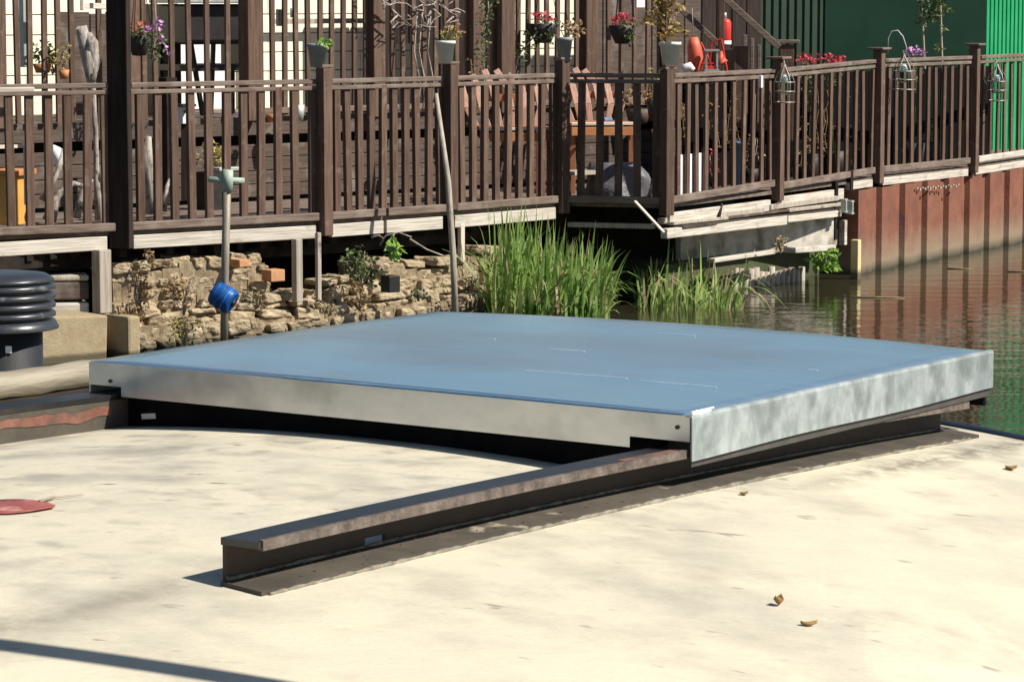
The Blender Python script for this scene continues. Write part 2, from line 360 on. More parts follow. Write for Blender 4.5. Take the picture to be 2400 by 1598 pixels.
# ------------------------------------------------------------------ fence line (front of the far bank)
FP = [(-260, 19.2), (0, 19.9), (310, 20.35), (750, 21.3), (1043, 22.2), (1318, 23.25), (1560, 23.0), (1812, 24.7), (2057, 26.7), (2272, 28.3), (2440, 30.3)]
def fy(px):
    for (a, ya), (b, yb) in zip(FP, FP[1:]):
        if px <= b or b == 2440:
            # straight in plan: interpolate on the plan line
            A, B = at(a, 400, ya), at(b, 400, yb); k = (px - 1200) / F
            # solve X/t = k with t the depth along the view axis (~ Y)
            ka, kb = (a - 1200) / F, (b - 1200) / F
            s = 0.5
            for _ in range(30):
                P = A.lerp(B, s); d = P.x - k * (P.y * CS - (P.z - CAMZ) * SN)
                P2 = A.lerp(B, s + 1e-4); d2 = P2.x - k * (P2.y * CS - (P2.z - CAMZ) * SN)
                s -= d / ((d2 - d) / 1e-4)
            return A.lerp(B, s).y
    return 30
def fp(px, z, s=1.0):
    """point on the fence line at picture column px, height z, pushed back by the factor s"""
    Y = fy(px) * s; p = at(px, 400, Y); return V(p.x, p.y, z)
def ly(px, s):
    k = (px - 1200) / F; return 22.75 / (1 - .881 * k) * s
def lp(px, z, s):
    """point on the straight terrace line behind the fence"""
    Y = ly(px, s); p = at(px, 300, Y); return V(p.x, p.y, z)
def lz(px, py, s): return at(px, py, ly(px, s))
LD = (lp(1000, 0, 1.1) - lp(400, 0, 1.1)).normalized()          # terrace direction
LN = V(LD.y, -LD.x, 0)                                           # its normal towards the canal

Z_TOP, Z_BOT, Z_DECK = 1.816, .816, .815
# ------------------------------------------------------------------ ground, water
def sheet(name, pts, z, m):
    o = MB().add([V(x, y, z) for x, y in pts], [tuple(range(len(pts)))]).build(name, m); return structure(o)
sheet('water', [(-250, -60), (250, -60), (250, 260), (-250, 260)], 0, wm)
edge = [fp(p, 0, 1.055) for p in (-260, 310, 750, 1318)] + [fp(p, 0, 1.02) for p in (1560, 1812, 2057, 2440)]
far = MB()
pts = [V(-220, edge[0].y - 60, .3)] + [V(p.x, p.y, .3) for p in edge] + [V(150, 190, .3), V(150, 400, .3), V(-220, 400, .3)]
far.prism(pts, V(0, 0, -.8)); structure(far.build('ground', M['ground']))
near = MB(); near.box((0, -32, .2), 300, 61.0, 1.6); structure(near.build('towpath', M['ground']))

# ------------------------------------------------------------------ boat
C = V(.0583, 5.0846, 0); yaw = .9668
U = V(math.cos(yaw), math.sin(yaw), 0); W = V(-U.y, U.x, 0)
HA, HB = .9989, 1.1846                       # lid along / across
def bp_(u, v, z): return C + U * u + W * v + UP * z
def rail_z(u): t = u + .55; return 1.700 - .0213 * t - .0113 * t * t
KC = .08
def roof_z(u, v): return rail_z(u) - .057 + KC * (.535 ** 2 - v * v) - (0 if abs(v) < 1.15 else (abs(v) - 1.15) ** 2 * .9)
boat = thing('canal_boat', 'cream-roofed canal boat in the foreground with bare metal sliding hatch', 'boat', bp_(0, 0, 0))
U0, U1, VH = -5.2, .515, 1.42
rm = MB(); nu, nv = 60, 60
vs = []; fs = []
for i in range(nu + 1):
    for j in range(nv + 1):
        u = U0 + (U1 - U0) * i / nu; v = -VH + 2 * VH * j / nv
        vs.append(bp_(u, v, roof_z(u, v)))
for i in range(nu):
    for j in range(nv):
        a = i * (nv + 1) + j; fs.append((a, a + nv + 1, a + nv + 2, a + 1))
rm.add(vs, fs, True); roof = rm.build('cabin_roof', M['roof'], boat)
# end trim of the roof and the cabin walls
tm = MB()
ring = [bp_(U1 + .012, v, roof_z(U1, v) - .004) for v in [-VH + 2 * VH * j / 40 for j in range(41)]]
tm.tube(ring, .011, 8); tm.build('roof_edge_trim', M['navy'], boat)
wl = MB()
ring = [bp_(0, v, 0) for v in (-VH, VH)]
for sv in (-1, 1):
    a0, a1 = bp_(U0, sv * VH, roof_z(U0, VH) - .012), bp_(U1, sv * VH, roof_z(U1, VH) - .012)
    b0, b1 = bp_(U0, sv * (VH + .16), .62), bp_(U1, sv * (VH + .16), .62)
    wl.add([a0, a1, b1, b0], [(0, 1, 2, 3)])
for uu in (U0, U1 - .003):
    top = [bp_(uu, v, roof_z(uu, v) - .006) for v in [-VH + 2 * VH * j / 30 for j in range(31)]]
    wl.add(top + [bp_(uu, VH + .16, .62), bp_(uu, -VH - .16, .62)], [tuple(range(33))])
wl.build('cabin_wall', M['hull'], boat)
hl = MB(); HWD = VH + .3
hp = [bp_(U0 - 2.2, -HWD, 0), bp_(U1 + .25, -HWD, 0), bp_(U1 + .62, 0, 0), bp_(U1 + .25, HWD, 0), bp_(U0 - 2.2, HWD, 0)]
hl.prism([p - UP * .4 for p in hp], V(0, 0, .98)); hl.build('hull', M['navy'], boat, .02)

# runner rails: web + top flange + foot, swept along u
def rail(sv, u0, u1, slot_u, web_m, top_m):
    """sv=-1 the near rail, flange pointing away from the lid centre"""
    r = None
    def strip(mb, v0, v1, z0, z1, ua, ub, n=24):
        vs = []; fs = []
        for i in range(n + 1):
            u = ua + (ub - ua) * i / n; h = rail_z(u)
            for (v, z) in ((v0, z0), (v1, z0), (v1, z1), (v0, z1)):
                zz = h + z if z > -.05 else roof_z(u, v) + (z + .057)
                vs.append(bp_(u, sv * v, zz))
        for i in range(n):
            for k in range(4):
                k2 = (k + 1) % 4; fs.append((4 * i + k, 4 * i + 4 + k, 4 * i + 4 + k2, 4 * i + k2))
        fs += [(3, 2, 1, 0), (4 * n, 4 * n + 1, 4 * n + 2, 4 * n + 3)]
        mb.add(vs, fs)
    web = MB(); su, sw = slot_u, .022
    strip(web, .530, .536, -.061, -.0092, u0, su - sw); strip(web, .530, .536, -.061, -.0092, su + sw, u1)
    strip(web, .530, .536, -.041, -.0092, su - sw, su + sw, 2)
    root = web.build('runner_rail', web_m, boat)
    t = MB(); strip(t, .529, .588, -.009, 0, u0 - .002, u1); t.build('top_flange', top_m, root)
    if sv < 0:
        l = MB(); strip(l, .5835, .5905, -.0115, .0014, u0 + .004, u1, 40); l.build('worn_lip', M['rail_lip'], root)
        l = MB(); strip(l, .566, .5905, .0002, .0006, -.66, -.50, 6); l.build('red_wear_patch', M['rail_red'], root)
    ft = MB(); strip(ft, .5365, .600, -.0615, -.0515, u0 - .012, u1 + .02); ft.build('foot_flange', M['rail_foot'], root)
    bd = MB()
    for v_, r0 in ((.602, .0035), (.538, .0028)):
        pts = []; rs = []
        for i in range(int((u1 - u0) / .012)):
            u = u0 + i * .012; pts.append(bp_(u, sv * v_, roof_z(u, v_) + (.001 if v_ > .6 else .0062))); rs.append(r0 * R.uniform(.5, 1.35))
        bd.tube(pts, rs, 6)
    bd.build('weld_bead', M['bead'], root)['kind'] = 'stuff'
    return root
near_rail = rail(-1, -1.487, .43, -1.19, M['rail_steel'], M['rail_top'])
near_rail['label'] = 'near dark steel runner rail with worn top, open end at the left'
far_rail = rail(1, -3.2, .45, -2.6, M['rail_foot'], M['rail_top'])
far_rail['label'] = 'far runner rail with a strip of red primer showing'
st = MB()
vs = []; fs = []; n_ = 90
for i in range(n_ + 1):
    u = -1.95 + i * (1.43 / n_); h = rail_z(u); wv = .003 * math.sin(u * 23) + .002 * math.sin(u * 57 + 1) + R.uniform(-.0012, .0012)
    vs += [bp_(u, .5285, h - .035 + wv), bp_(u, .5285, h - .019 + wv * .5 + R.uniform(-.0015, .0015))]
    if i: fs.append((2 * i - 2, 2 * i, 2 * i + 1, 2 * i - 1))
st.add(vs, fs)
st.build('primer_stripe', M['rail_red'], far_rail)
# weld grit at the foot of the near rail
gm = MB()
for i in range(70):
    u = -1.45 + R.random() * 1.0; v = -(.538 + R.random() * .012) if R.random() < .6 else -(.54 + R.random() * .055)
    c = bp_(u, v, roof_z(u, v) + .006); s_ = R.uniform(.0006, .0018)
    gm.box(c, s_ * 2, s_ * 1.6, s_ * 1.5)
gm.build('weld_grit', M['rail_lip'], near_rail)['kind'] = 'stuff'

# sliding hatch
ZL = 1.75
def bulge(a, b):                          # lid crown, stronger at the back edge
    return .0105 * max(0, 1 - (2 * b) ** 2) * (.12 + .88 * (a + .5)) + .003 * (1 - (2 * a) ** 2) * (b + .5)
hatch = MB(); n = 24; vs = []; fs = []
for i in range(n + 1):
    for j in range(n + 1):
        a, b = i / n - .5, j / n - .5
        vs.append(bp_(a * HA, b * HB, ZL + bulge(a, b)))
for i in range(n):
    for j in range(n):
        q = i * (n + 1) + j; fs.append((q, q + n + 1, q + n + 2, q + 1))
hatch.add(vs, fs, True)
lid = hatch.build('sliding_hatch', M['lid'], boat, label='bare metal sliding hatch lid with blue sky tinted into its colour')
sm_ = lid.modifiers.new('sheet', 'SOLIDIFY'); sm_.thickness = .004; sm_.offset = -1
def edge_z(a, b): return ZL + bulge(a, b)
# front skirt with a notch over each rail
n = 40
fu = -HA / 2 - .003
def skirt_bottom(v):
    if v < -HB / 2 + .104: return .038
    if v > HB / 2 - .072: return .038
    return .0545
stops = sorted(set([-HB / 2 + HB * j / n for j in range(n + 1)] + [-HB / 2 + .1039, -HB / 2 + .1041, HB / 2 - .0721, HB / 2 - .0719]))
fr = MB(); vs = []; fs = []
for v in stops:
    zt = edge_z(-.5, v / HB) - .0005
    for uu in (fu, fu + .003):
        vs += [bp_(uu, v, zt), bp_(uu, v, zt - skirt_bottom(v))]
for j in range(len(stops) - 1):
    a = 4 * j; b = a + 4
    fs += [(a, b, b + 1, a + 1), (a + 2, a + 3, b + 3, b + 2), (a, a + 2, b + 2, b), (a + 1, b + 1, b + 3, a + 3)]
fs += [(0, 1, 3, 2), (4 * len(stops) - 4, 4 * len(stops) - 2, 4 * len(stops) - 1, 4 * len(stops) - 3)]
fr.add(vs, fs); front = fr.build('front_skirt', M['skirt'], lid)
# near (right hand) galvanised skirt, standing a little proud, with a folded rounded top edge
sk = MB()
ns = 30; vs = []; fs = []
prof = [(.006, .0015), (-.002, .0022), (-.0052, .0008), (-.0062, -.003), (-.0062, -.0635), (-.0036, -.0635), (-.0036, -.003), (.006, -.0008)]
for i in range(ns + 1):
    a = i / ns - .5; u = a * (HA + .012); zt = edge_z(a, -.5)
    for dv, dz in prof: vs.append(bp_(u, -HB / 2 + dv, zt + dz + (-.0015 if dz < -.05 else 0) * (1 + math.sin(9 * a))))
k = len(prof)
for i in range(ns):
    for j in range(k):
        fs.append((i * k + j, (i + 1) * k + j, (i + 1) * k + (j + 1) % k, i * k + (j + 1) % k))
fs += [tuple(range(k)), tuple(reversed(range(ns * k, ns * k + k)))]
sk.add(vs, fs); sk.build('side_skirt', M['galv'], lid)
for nm, u_, v0, v1 in (('back_skirt', HA / 2 + .002, -HB / 2 + .004, HB / 2),):
    q = MB(); q.bar(bp_(u_, v0, ZL - .03), bp_(u_, v1, ZL - .03), .003, .055); q.build(nm, M['galv'], lid)
q = MB(); q.bar(bp_(-HA / 2, HB / 2 + .001, ZL - .03), bp_(HA / 2, HB / 2 + .001, ZL - .03), .003, .05); q.build('far_skirt', M['galv'], lid)
q = MB(); q.bar(bp_(-HA / 2 + .001, -HB / 2 + .0005, ZL - .049), bp_(HA / 2 + .004, -HB / 2 + .0005, ZL - .0515), .003, .054); q.build('rubber_seal', M['gap'], lid)
q = MB(); q.bar(bp_(HA / 2 + .010, -HB / 2 + .01, ZL - .055), bp_(HA / 2 + .010, -HB / 2 + .16, ZL - .055), .012, .085); q.build('end_stop', M['black'], lid, .003)
# folded lip at the near corner, its highlight put into a near-white colour
q = MB(); q.tube([bp_(-HA / 2 - .004, -HB / 2 - .003, ZL + .0025), bp_(-HA / 2 + .05, -HB / 2 - .003, ZL + .003)], .0028, 6)
q.tube([bp_(-HA / 2 + .02, -HB / 2 + .012, ZL + .002), bp_(-HA / 2 + .085, -HB / 2 + .012, ZL + .0025)], .0016, 6); q.build('folded_lip', M['bright'], lid)
# blue protective film left along the front edge
q = MB(); e0 = -HA / 2 + .001
tp = []; bt = []
for j in range(41):
    t = j / 40; v = .30 - t * (.30 + HB / 2 - .015)
    wd = .026 - .016 * t + (.006 * math.sin(j * 1.7) if j < 8 else 0)
    z = ZL + bulge(-.5, v / HB) + .0012
    if j in (1, 4): wd *= .35
    tp.append(bp_(e0 + wd, v * .78 - .02 if False else v * 1.0 - .12 * (1 - t), z)); bt.append(bp_(e0, v - .12 * (1 - t), z))
q.add(bt + tp, [(j, j + 1, 42 + j, 41 + j) for j in range(40)]); q.build('protective_film', M['film'], lid)
q = MB()
for j in range(30):
    v0 = HB / 2 - .28 - j * .028; v1 = v0 - .028
    q.add([bp_(e0 + .030 - j * .0003, v0, ZL + .002), bp_(e0 + .030 - j * .0003, v1, ZL + .002), bp_(e0 + .0318 - j * .0003, v1, ZL + .002), bp_(e0 + .0318 - j * .0003, v0, ZL + .002)], [(0, 1, 2, 3)])
q.build('film_edge', M['navy'], lid)
# scratches
for px, py, l_ in ((1230, 858, 240), (1500, 880, 180), (1145, 789, 16), (1540, 778, 90), (1895, 853, 22), (1290, 812, 80)):
    a = pz(px, py, ZL + .012); bq = pz(px + l_, py + l_ * .07, ZL + .012)
    for p in (a, bq):
        d = p - C; aa, bb = d.dot(U) / HA, d.dot(W) / HB; p.z = ZL + bulge(aa, bb) + .0009
    q = MB(); q.bar(a, bq, .0018, .0005); q.build('scratch_mark', M['scratch'], lid)
for px, py in ((258, 893), (1587, 1001)):
    r_ = ray(px, py); o_ = V(0, 0, CAMZ); nU = U; t_ = (bp_(fu - .001, 0, 0) - o_).dot(nU) / r_.dot(nU); c_ = o_ + r_ * t_
    q = MB(); q.tube([c_ + U * .002, c_ - U * .0015], .0032, 10); q.build('screw', M['gap'], front)
# black coaming sheet standing in for the shade under the hatch, following the roof
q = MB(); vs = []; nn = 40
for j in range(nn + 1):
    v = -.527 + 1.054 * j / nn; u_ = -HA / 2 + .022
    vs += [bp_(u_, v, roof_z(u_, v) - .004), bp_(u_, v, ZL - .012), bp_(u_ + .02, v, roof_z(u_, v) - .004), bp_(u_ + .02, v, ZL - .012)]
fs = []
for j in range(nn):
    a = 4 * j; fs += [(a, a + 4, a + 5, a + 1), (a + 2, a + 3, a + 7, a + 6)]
q.add(vs, fs); co = q.build('coaming_shade', M['black'], boat)
u_ = -HA / 2 + .0212; q = MB(); q.bar(bp_(u_, .497, roof_z(u_, .49) + .016), bp_(u_, .466, roof_z(u_, .47) + .018), .0012, .009); q.build('slot_light_tab', M['white'], co)  # white plate standing in for light through the far rail's drain slot

# mushroom vent
vs_ = 5.5 / pz(4, 874, 1.60).y; vc = at(4, 874, 5.5); d_ = vc - C; vdrop = vc.z - roof_z(d_.dot(U), d_.dot(W)) + .01
vent = MB(); z0 = 0
vent.lathe(vc, [(.105 * vs_, -vdrop), (.105 * vs_, -vdrop + .018), (.0845 * vs_, -vdrop + .02), (.0845 * vs_, .092 * vs_), (0, .092 * vs_)], 40); ventp = vent.build('roof_vent', M['pipe'], boat)
cp = MB(); pr = [(.0, .088), (.084, .088), (.117, .092), (.118, .096), (.110, .110)]
z = .112
for k in range(4):
    pr += [(.098, z), (.098, z + .004), (.1115, z + .006), (.1125, z + .012), (.108, z + .0165)]; z += .0185
pr += [(.098, z), (.098, z + .002), (.110, z + .004), (.109, z + .008), (.094, z + .017), (.06, z + .021), (0, z + .022)]
cp.lathe(vc, [(a * vs_, b * vs_) for a, b in pr], 48); cp.build('ribbed_cap', M['vent'], ventp)
def roof_pt(px, py, dz=0):
    z = 1.63
    for _ in range(12):
        p = pz(px, py, z); d = p - C; z = roof_z(d.dot(U), d.dot(W))
    return pz(px, py, z) + UP * dz
q = MB(); q.box(vc + V(.026, -.0800 * vs_, .052), .011, .004, .013); q.build('white_chip', M['white'], ventp)
# unseen overhead bar, added to cast the shadow line crossing the near corner
sp0, sp1 = roof_pt(0, 1510), roof_pt(600, 1598); dd = (sp1 - sp0).normalized()
H_ = 1.15; off = V(SUN.x, SUN.y, 0) * (H_ / SUN.z) + UP * H_
aw = MB(); A0, A1 = sp0 - dd * 2.3 + off, sp1 + dd * 1.9 + off
aw.tube([A0, A1], .023, 10)
aw.tube([A0, V(A0.x, A0.y, 1.5)], .023, 10); aw.tube([A0.lerp(A1, .25), V(A0.x, A0.y, 2.05)], .015, 8)
aw.build('shadow_bar', M['greym'], boat)

# things lying on the roof
pol = MB(); p0, p1 = pz(-420, 960, 1.668), pz(330, 858, 1.668); LL = (p1 - p0).length
pts = [V(LL * i / 20, .002 * math.sin(i * 1.3), .0015 * math.sin(i * .9)) for i in range(21)]
pol.tube(pts, [.0245 + .0012 * math.sin(i * 2.1) + .001 * math.sin(i * .7) for i in range(21)], 20)
po_ = pol.build('wooden_pole', M['timber']); po_.location = p0; po_.rotation_euler = (p1 - p0).to_track_quat('X', 'Z').to_euler()
tag(po_, 'weathered pale wooden pole lying on the boat roof beside the far runner rail', 'pole')
q = MB(); dn = UP * (.0245 + .016); q.bar(p0 - dn, p1 - dn, .03, .030); tag(q.build('shade_batten', M['under'], None, .003), 'dark batten standing in for the shade under the pale wooden pole on the boat roof', 'batten')  # dark bar in place of the shadow line below the pole
def flat_leaf(name, m, px, py, L_, Wd, ang, curl, label, cat, group=None):
    o = roof_pt(px, py, .0008); q = MB(); vs = []; nn = 8
    for i in range(nn + 1):
        t = i / nn; w_ = Wd * math.sin(math.pi * min(1, t * .93 + .05)) ** .8
        x = (t - .5) * L_
        for sgn in (-1, 0, 1):
            lx, ly_ = x, sgn * w_ / 2
            vs.append(o + V(lx * math.cos(ang) - ly_ * math.sin(ang), lx * math.sin(ang) + ly_ * math.cos(ang), curl * (abs(sgn) * .6 + (2 * t - 1) ** 2 * .5)))
    fs = []
    for i in range(nn):
        for k in range(2):
            a = 3 * i + k; fs.append((a, a + 3, a + 4, a + 1))
    q.add(vs, fs, True); ob = q.build(name, m); s2 = ob.modifiers.new('thick', 'SOLIDIFY'); s2.thickness = .0008
    return tag(ob, label, cat, group)
flat_leaf('dead_leaf', M['leaf_dead'], 1896, 1467, .022, .010, .25, .006, 'curled dry brown leaf lying on the cream roof nearest the lower right corner', 'leaf', 'dead leaves on the boat roof')
flat_leaf('dead_leaf', M['leaf_dead'], 1825, 1420, .014, .014, 1.1, .013, 'small upright folded brown leaf just above the larger curled one', 'leaf', 'dead leaves on the boat roof')
flat_leaf('dead_leaf', M['leaf_dead'], 2370, 1101, .020, .022, .1, .006, 'small dark curled leaf at the right edge, beyond the end of the runner rail', 'leaf', 'dead leaves on the boat roof')
flat_leaf('dead_leaf', M['leaf_dead'], 1744, 1160, .014, .012, .5, .004, 'tiny brown scrap with a stalk beside the foot of the near rail', 'leaf', 'dead leaves on the boat roof')
flat_leaf('fallen_leaf', M['pink'], 20, 1190, .125, .118, -.08, .003, 'large faded red leaf lying on the cream roof at the left edge', 'leaf')
q = MB(); q.tube([roof_pt(92, 1180, .003), roof_pt(130, 1171, .004), roof_pt(196, 1163, .003)], [.0022, .0016, .0009], 6)
tag(q.build('twig', M['twig']), 'thin brown twig lying beside the faded red leaf', 'twig')

# ------------------------------------------------------------------ far bank: retaining wall, deck
def stone_box(mb, c, dx, dy, dz, ax, j=.12):
    a, b, d = ax[0] * dx / 2, ax[1] * dy / 2, ax[2] * dz / 2
    ps = []
    for (i, k, l_) in ((-1, -1, -1), (1, -1, -1), (1, 1, -1), (-1, 1, -1), (-1, -1, 1), (1, -1, 1), (1, 1, 1), (-1, 1, 1)):
        ps.append(c + a * i * (1 - R.random() * j) + b * k * (1 - R.random() * j) + d * l_ * (1 - R.random() * j * 1.4))
    mb.hexa(ps)
def shore(px, s): 
    Y = fy(px) * s; p = at(px, 500, Y); return V(p.x, p.y, 0)
wall = MB(); back = MB()
cols = list(range(268, 1190, 4))
length = 0; P_prev = None; path = []
for c_ in cols:
    p = shore(c_, .997)
    if P_prev is not None: length += (p - P_prev).length
    path.append((length, c_, p)); P_prev = p
def path_at(s):
    for (l0, c0, p0), (l1, c1, p1) in zip(path, path[1:]):
        if s <= l1:
            t = (s - l0) / max(1e-6, l1 - l0); return c0 + (c1 - c0) * t, p0.lerp(p1, t), (p1 - p0).normalized()
    return path[-1][1], path[-1][2], (path[-1][2] - path[-2][2]).normalized()
def top_z(px):
    if px < 640: return .62 + .03 * math.sin(px * .03)
    if px < 770: return .30
    if px < 880: return .40
    return .50 - .05 * math.sin(px * .02)
z = -.08; row = 0
while z < .68:
    h = R.choice([.05, .06, .075, .09]) if z < .3 else R.choice([.07, .09, .12])
    s = -R.random() * .1
    while s < length:
        wd = R.uniform(.10, .30) if z < .3 else R.uniform(.09, .26)
        px, p, d = path_at(min(length, s + wd / 2)); nrm = V(d.y, -d.x, 0)
        if z + h * .6 < top_z(px):
            out = .16 * max(0, (.34 - z) / .34) + R.uniform(-.035, .035) - .05
            tl = R.uniform(-.13, .13); d_ = (d + UP * tl).normalized(); u_ = nrm.cross(d_) * -1 if nrm.cross(d_).z < 0 else nrm.cross(d_)
            stone_box(wall, p + nrm * (out - .1) + UP * (z + h / 2 + R.uniform(-.015, .015)), wd - .002, .26, h * R.uniform(.75, 1.2), (d_, nrm, u_), .3)
        s += wd
    z += h * R.uniform(.8, 1.0); row += 1
rw = thing('rubble_wall', 'rough tan rubble stone retaining wall along the water under the deck', 'wall', path[len(path) // 2][2])
wall.weld = False
so = wall.build('stone_face', M['stone'], rw, .012)
sb = so.modifiers.new('sub', 'SUBSURF'); sb.subdivision_type = 'SIMPLE'; sb.levels = sb.render_levels = 2
tx = bpy.data.textures.new('rough', 'CLOUDS'); tx.noise_scale = .06; tx.noise_depth = 3
dm = so.modifiers.new('rough', 'DISPLACE'); dm.texture = tx; dm.strength = .045; dm.mid_level = .5; dm.texture_coords = 'GLOBAL'

for (l0, c0, p0), (l1, c1, p1) in zip(path[::10], path[10::10]):
    d = (p1 - p0).normalized(); nrm = V(d.y, -d.x, 0); t = top_z((c0 + c1) / 2) - .07
    back.bar(p0 - nrm * .2 + UP * (t / 2 - .1), p1 - nrm * .2 + UP * (t / 2 - .1), .3, t + .2)
for (l0, c0, p0), (l1, c1, p1) in zip(path[::10], path[10::10]):
    d = (p1 - p0).normalized(); nrm = V(d.y, -d.x, 0)
    back.bar(p0 - nrm * .09 + UP * .02, p1 - nrm * .09 + UP * .02, .3, .28)
back.weld = False; ec = back.build('earth_core', M['mortar'], rw)
sb = ec.modifiers.new('sub', 'SUBSURF'); sb.subdivision_type = 'SIMPLE'; sb.levels = sb.render_levels = 3
dm = ec.modifiers.new('rough', 'DISPLACE'); dm.texture = tx; dm.strength = .03; dm.texture_coords = 'GLOBAL'
# bricks resting on the wall
for (px, py, wd, hh, Y, lab) in ((640, 645, .125, .085, 20.85, 'square orange brick left on the rubble wall beside the deck legs'), (563, 616, .10, .055, 20.75, 'broken red brick on the wall top behind the blue-capped pole')):
    c = at(px, py, Y); q = MB(); stone_box(q, c, wd, .12, hh, (LD, LN, UP), .06); tag(q.build('loose_brick', M['brick'], None, .006), lab, 'brick', 'loose bricks on the bank')
# big dressed block at the left
q = MB(); a, b = at(20, 790, 19.3), at(252, 790, 19.78)
d = (b - a).normalized(); nn_ = V(d.y, -d.x, 0)
q.bar(V(a.x, a.y, .12) - d * 1.1 - nn_ * .22, V(b.x, b.y, .12) - nn_ * .22, .44, .34)
tag(q.build('stone_block', M['block'], None, .015), 'long smooth tan stone block at the waterline behind the black vent', 'block')
q = MB()
a, b = at(270, 790, 19.85), at(300, 790, 19.92)
q.bar(V(a.x, a.y, .12), V(b.x, b.y, .12), .3, .33); tag(q.build('stone_slab', M['block'], None, .02), 'narrow tan stone slab beside the long block, a dark gap between them', 'slab')
# stacked sleepers behind the vent
for (y0, y1, m, lab) in ((642, 656, 'greywood', 'thin grey plank topmost of the timbers stacked behind the vent'), (658, 700, 'board', 'brown railway sleeper in the middle of the stack behind the vent'), (706, 738, 'bleached', 'bleached sleeper at the bottom of the stack behind the vent')):
    q = MB(); a, b = at(-160, (y0 + y1) / 2 + 4, 19.95), at(203, (y0 + y1) / 2 - 1, 20.25); q.bar(a, b, .22, (y1 - y0) * 20 / 7000); tag(q.build('timber_sleeper', M[m], None, .012), lab, 'timber', 'sleepers stacked on the bank')

# timber deck: floor, fascia, joists, legs
dk = thing('timber_deck', 'raised brown timber deck on legs along the canal with bleached edge boards', 'deck', fp(900, 0, 1.02))
q = MB()
fl = [fp(p, 0, .999) for p in (-260, 0, 310, 750, 1043, 1318, 1560, 1812, 2057, 2272, 2440)]
bk = [lp(p, 0, 1.36) for p in (2440, 1560, 1043, 310, -260)]
q.prism([V(p.x, p.y, Z_DECK - .03) for p in fl + bk], V(0, 0, .03)); q.build('deck_floor', M['deck'], dk)
def fence_bar(px0, px1, z0, z1, s0, thick, nm, m, par, bevel=.004, n=None):
    q = MB(); a, b = fp(px0, (z0 + z1) / 2, s0), fp(px1, (z0 + z1) / 2, s0); q.bar(a, b, thick, z1 - z0); return q.build(nm, m, par, bevel)
for x0, x1 in ((-250, 246), (308, 738), (773, 895), (902, 1034), (1062, 1300)):
    fence_bar(x0, x1, .690, .782, .9985, .035, 'fascia_board', M['bleached'], dk)
for x0, x1 in ((1566, 1802), (1828, 1974)):
    fence_bar(x0, x1, .655 if x0 < 1700 else .665, .745 if x0 < 1700 else .755, .9985, .04, 'fascia_board', M['bleached'], dk)
fence_bar(1332, 1535, .622, .66, 1.0, .05, 'fascia_board', M['greywood'], dk)
for x0, x1 in ((1986, 2040), (2064, 2264), (2282, 2440)):
    fence_bar(x0, x1, .735, .80, .9985, .05, 'fascia_board', M['bleached'], dk)
# dark joists and skirt under the deck
q = MB()
for sfac, z0, z1 in ((1.012, .55, .78),):
    for a_, b_ in ((-250, 310), (310, 750), (750, 1318)):
        q.bar(fp(a_, (z0 + z1) / 2, sfac), fp(b_, (z0 + z1) / 2, sfac), .05, z1 - z0)
for px in range(-200, 1320, 55):
    a = fp(px, .70, 1.0); q.bar(a - LN * .04, a - LN * 2.6, .05, .14)
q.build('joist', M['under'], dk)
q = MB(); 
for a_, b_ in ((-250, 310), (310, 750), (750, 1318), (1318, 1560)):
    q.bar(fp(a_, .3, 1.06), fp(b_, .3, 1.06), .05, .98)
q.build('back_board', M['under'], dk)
for (x0, x1, y0, y1, Y, m) in ((215, 262, 585, 733, 20.15, 'greywood'), (683, 710, 560, 708, 21.0, 'greywood'), (738, 754, 545, 705, 21.05, 'greywood'), (1072, 1090, 525, 612, 22.3, 'palewood'), (690, 703, 560, 700, 21.6, 'under')):
    c0, c1 = at((x0 + x1) / 2, y1, Y), at((x0 + x1) / 2, y0, Y); wd = (x1 - x0) * Y / 7000 * .72
    q = MB(); q.box((c0 + c1) / 2, wd, wd, c1.z - c0.z, (LD, LN, UP)); q.build('leg', M[m], dk, .006)

# front balustrade
post_px = [(-30, 195, 560, 90), (285, -60, 582, 120), (762, 160, 552, 85), (1056, 152, 492, 85), (1318, 142, 500, 85), (1562, 165, 505, 85), (1822, 140, 470, 85), (2057, 118, 430, 85), (2280, 108, 405, 85)]
fn = thing('deck_railing', 'long brown timber balustrade with square balusters along the edge of the deck', 'railing', fp(1043, Z_DECK))
segs = [(-260, 0), (0, 268), (306, 750), (774, 1043), (1067, 1308), (1330, 1551), (1574, 1812), (1832, 2047), (2067, 2270), (2290, 2440)]
step = [None, 44.5, 42, 28.2, 25.6, 43, 21.6, 18.7, 18, 16.6]
for px, y0, y1, wd in post_px:
    Y = fy(px) * .9965
    a, b = at(px, y1, Y), at(px, y0, Y)
    dr = (fp(min(px + 12, 2400), 0) - fp(px - 12, 0)).normalized() if px not in (1318, 1562) else LD
    q = MB(); sx = sy = wd / 1000
    if px == 285: dr = V(.93, -.37, 0); sx, sy = .155, .06
    q.box(V(a.x, a.y, (a.z + b.z) / 2), sx, sy, b.z - a.z, (dr, V(dr.y, -dr.x, 0), UP))
    po = q.build('post', M['fence'] if px != 285 else M['dark_wood'], fn, .005)  # tall post darker: the shade on its broad face is put into the wood
    if px > 1700 or px in (762, 1056, 1318, 1562):
        q = MB(); big = .19 if px > 1700 else .115; q.box(V(a.x, a.y, b.z + .014), big, big * .8, .02, (dr, V(dr.y, -dr.x, 0), UP)); q.build('post_cap', M['rail'], po, .005)
bal = flat = None
def rtop(px): return Z_TOP if px < 1812 else Z_TOP + .045 * min(1, (px - 1812) / 245)
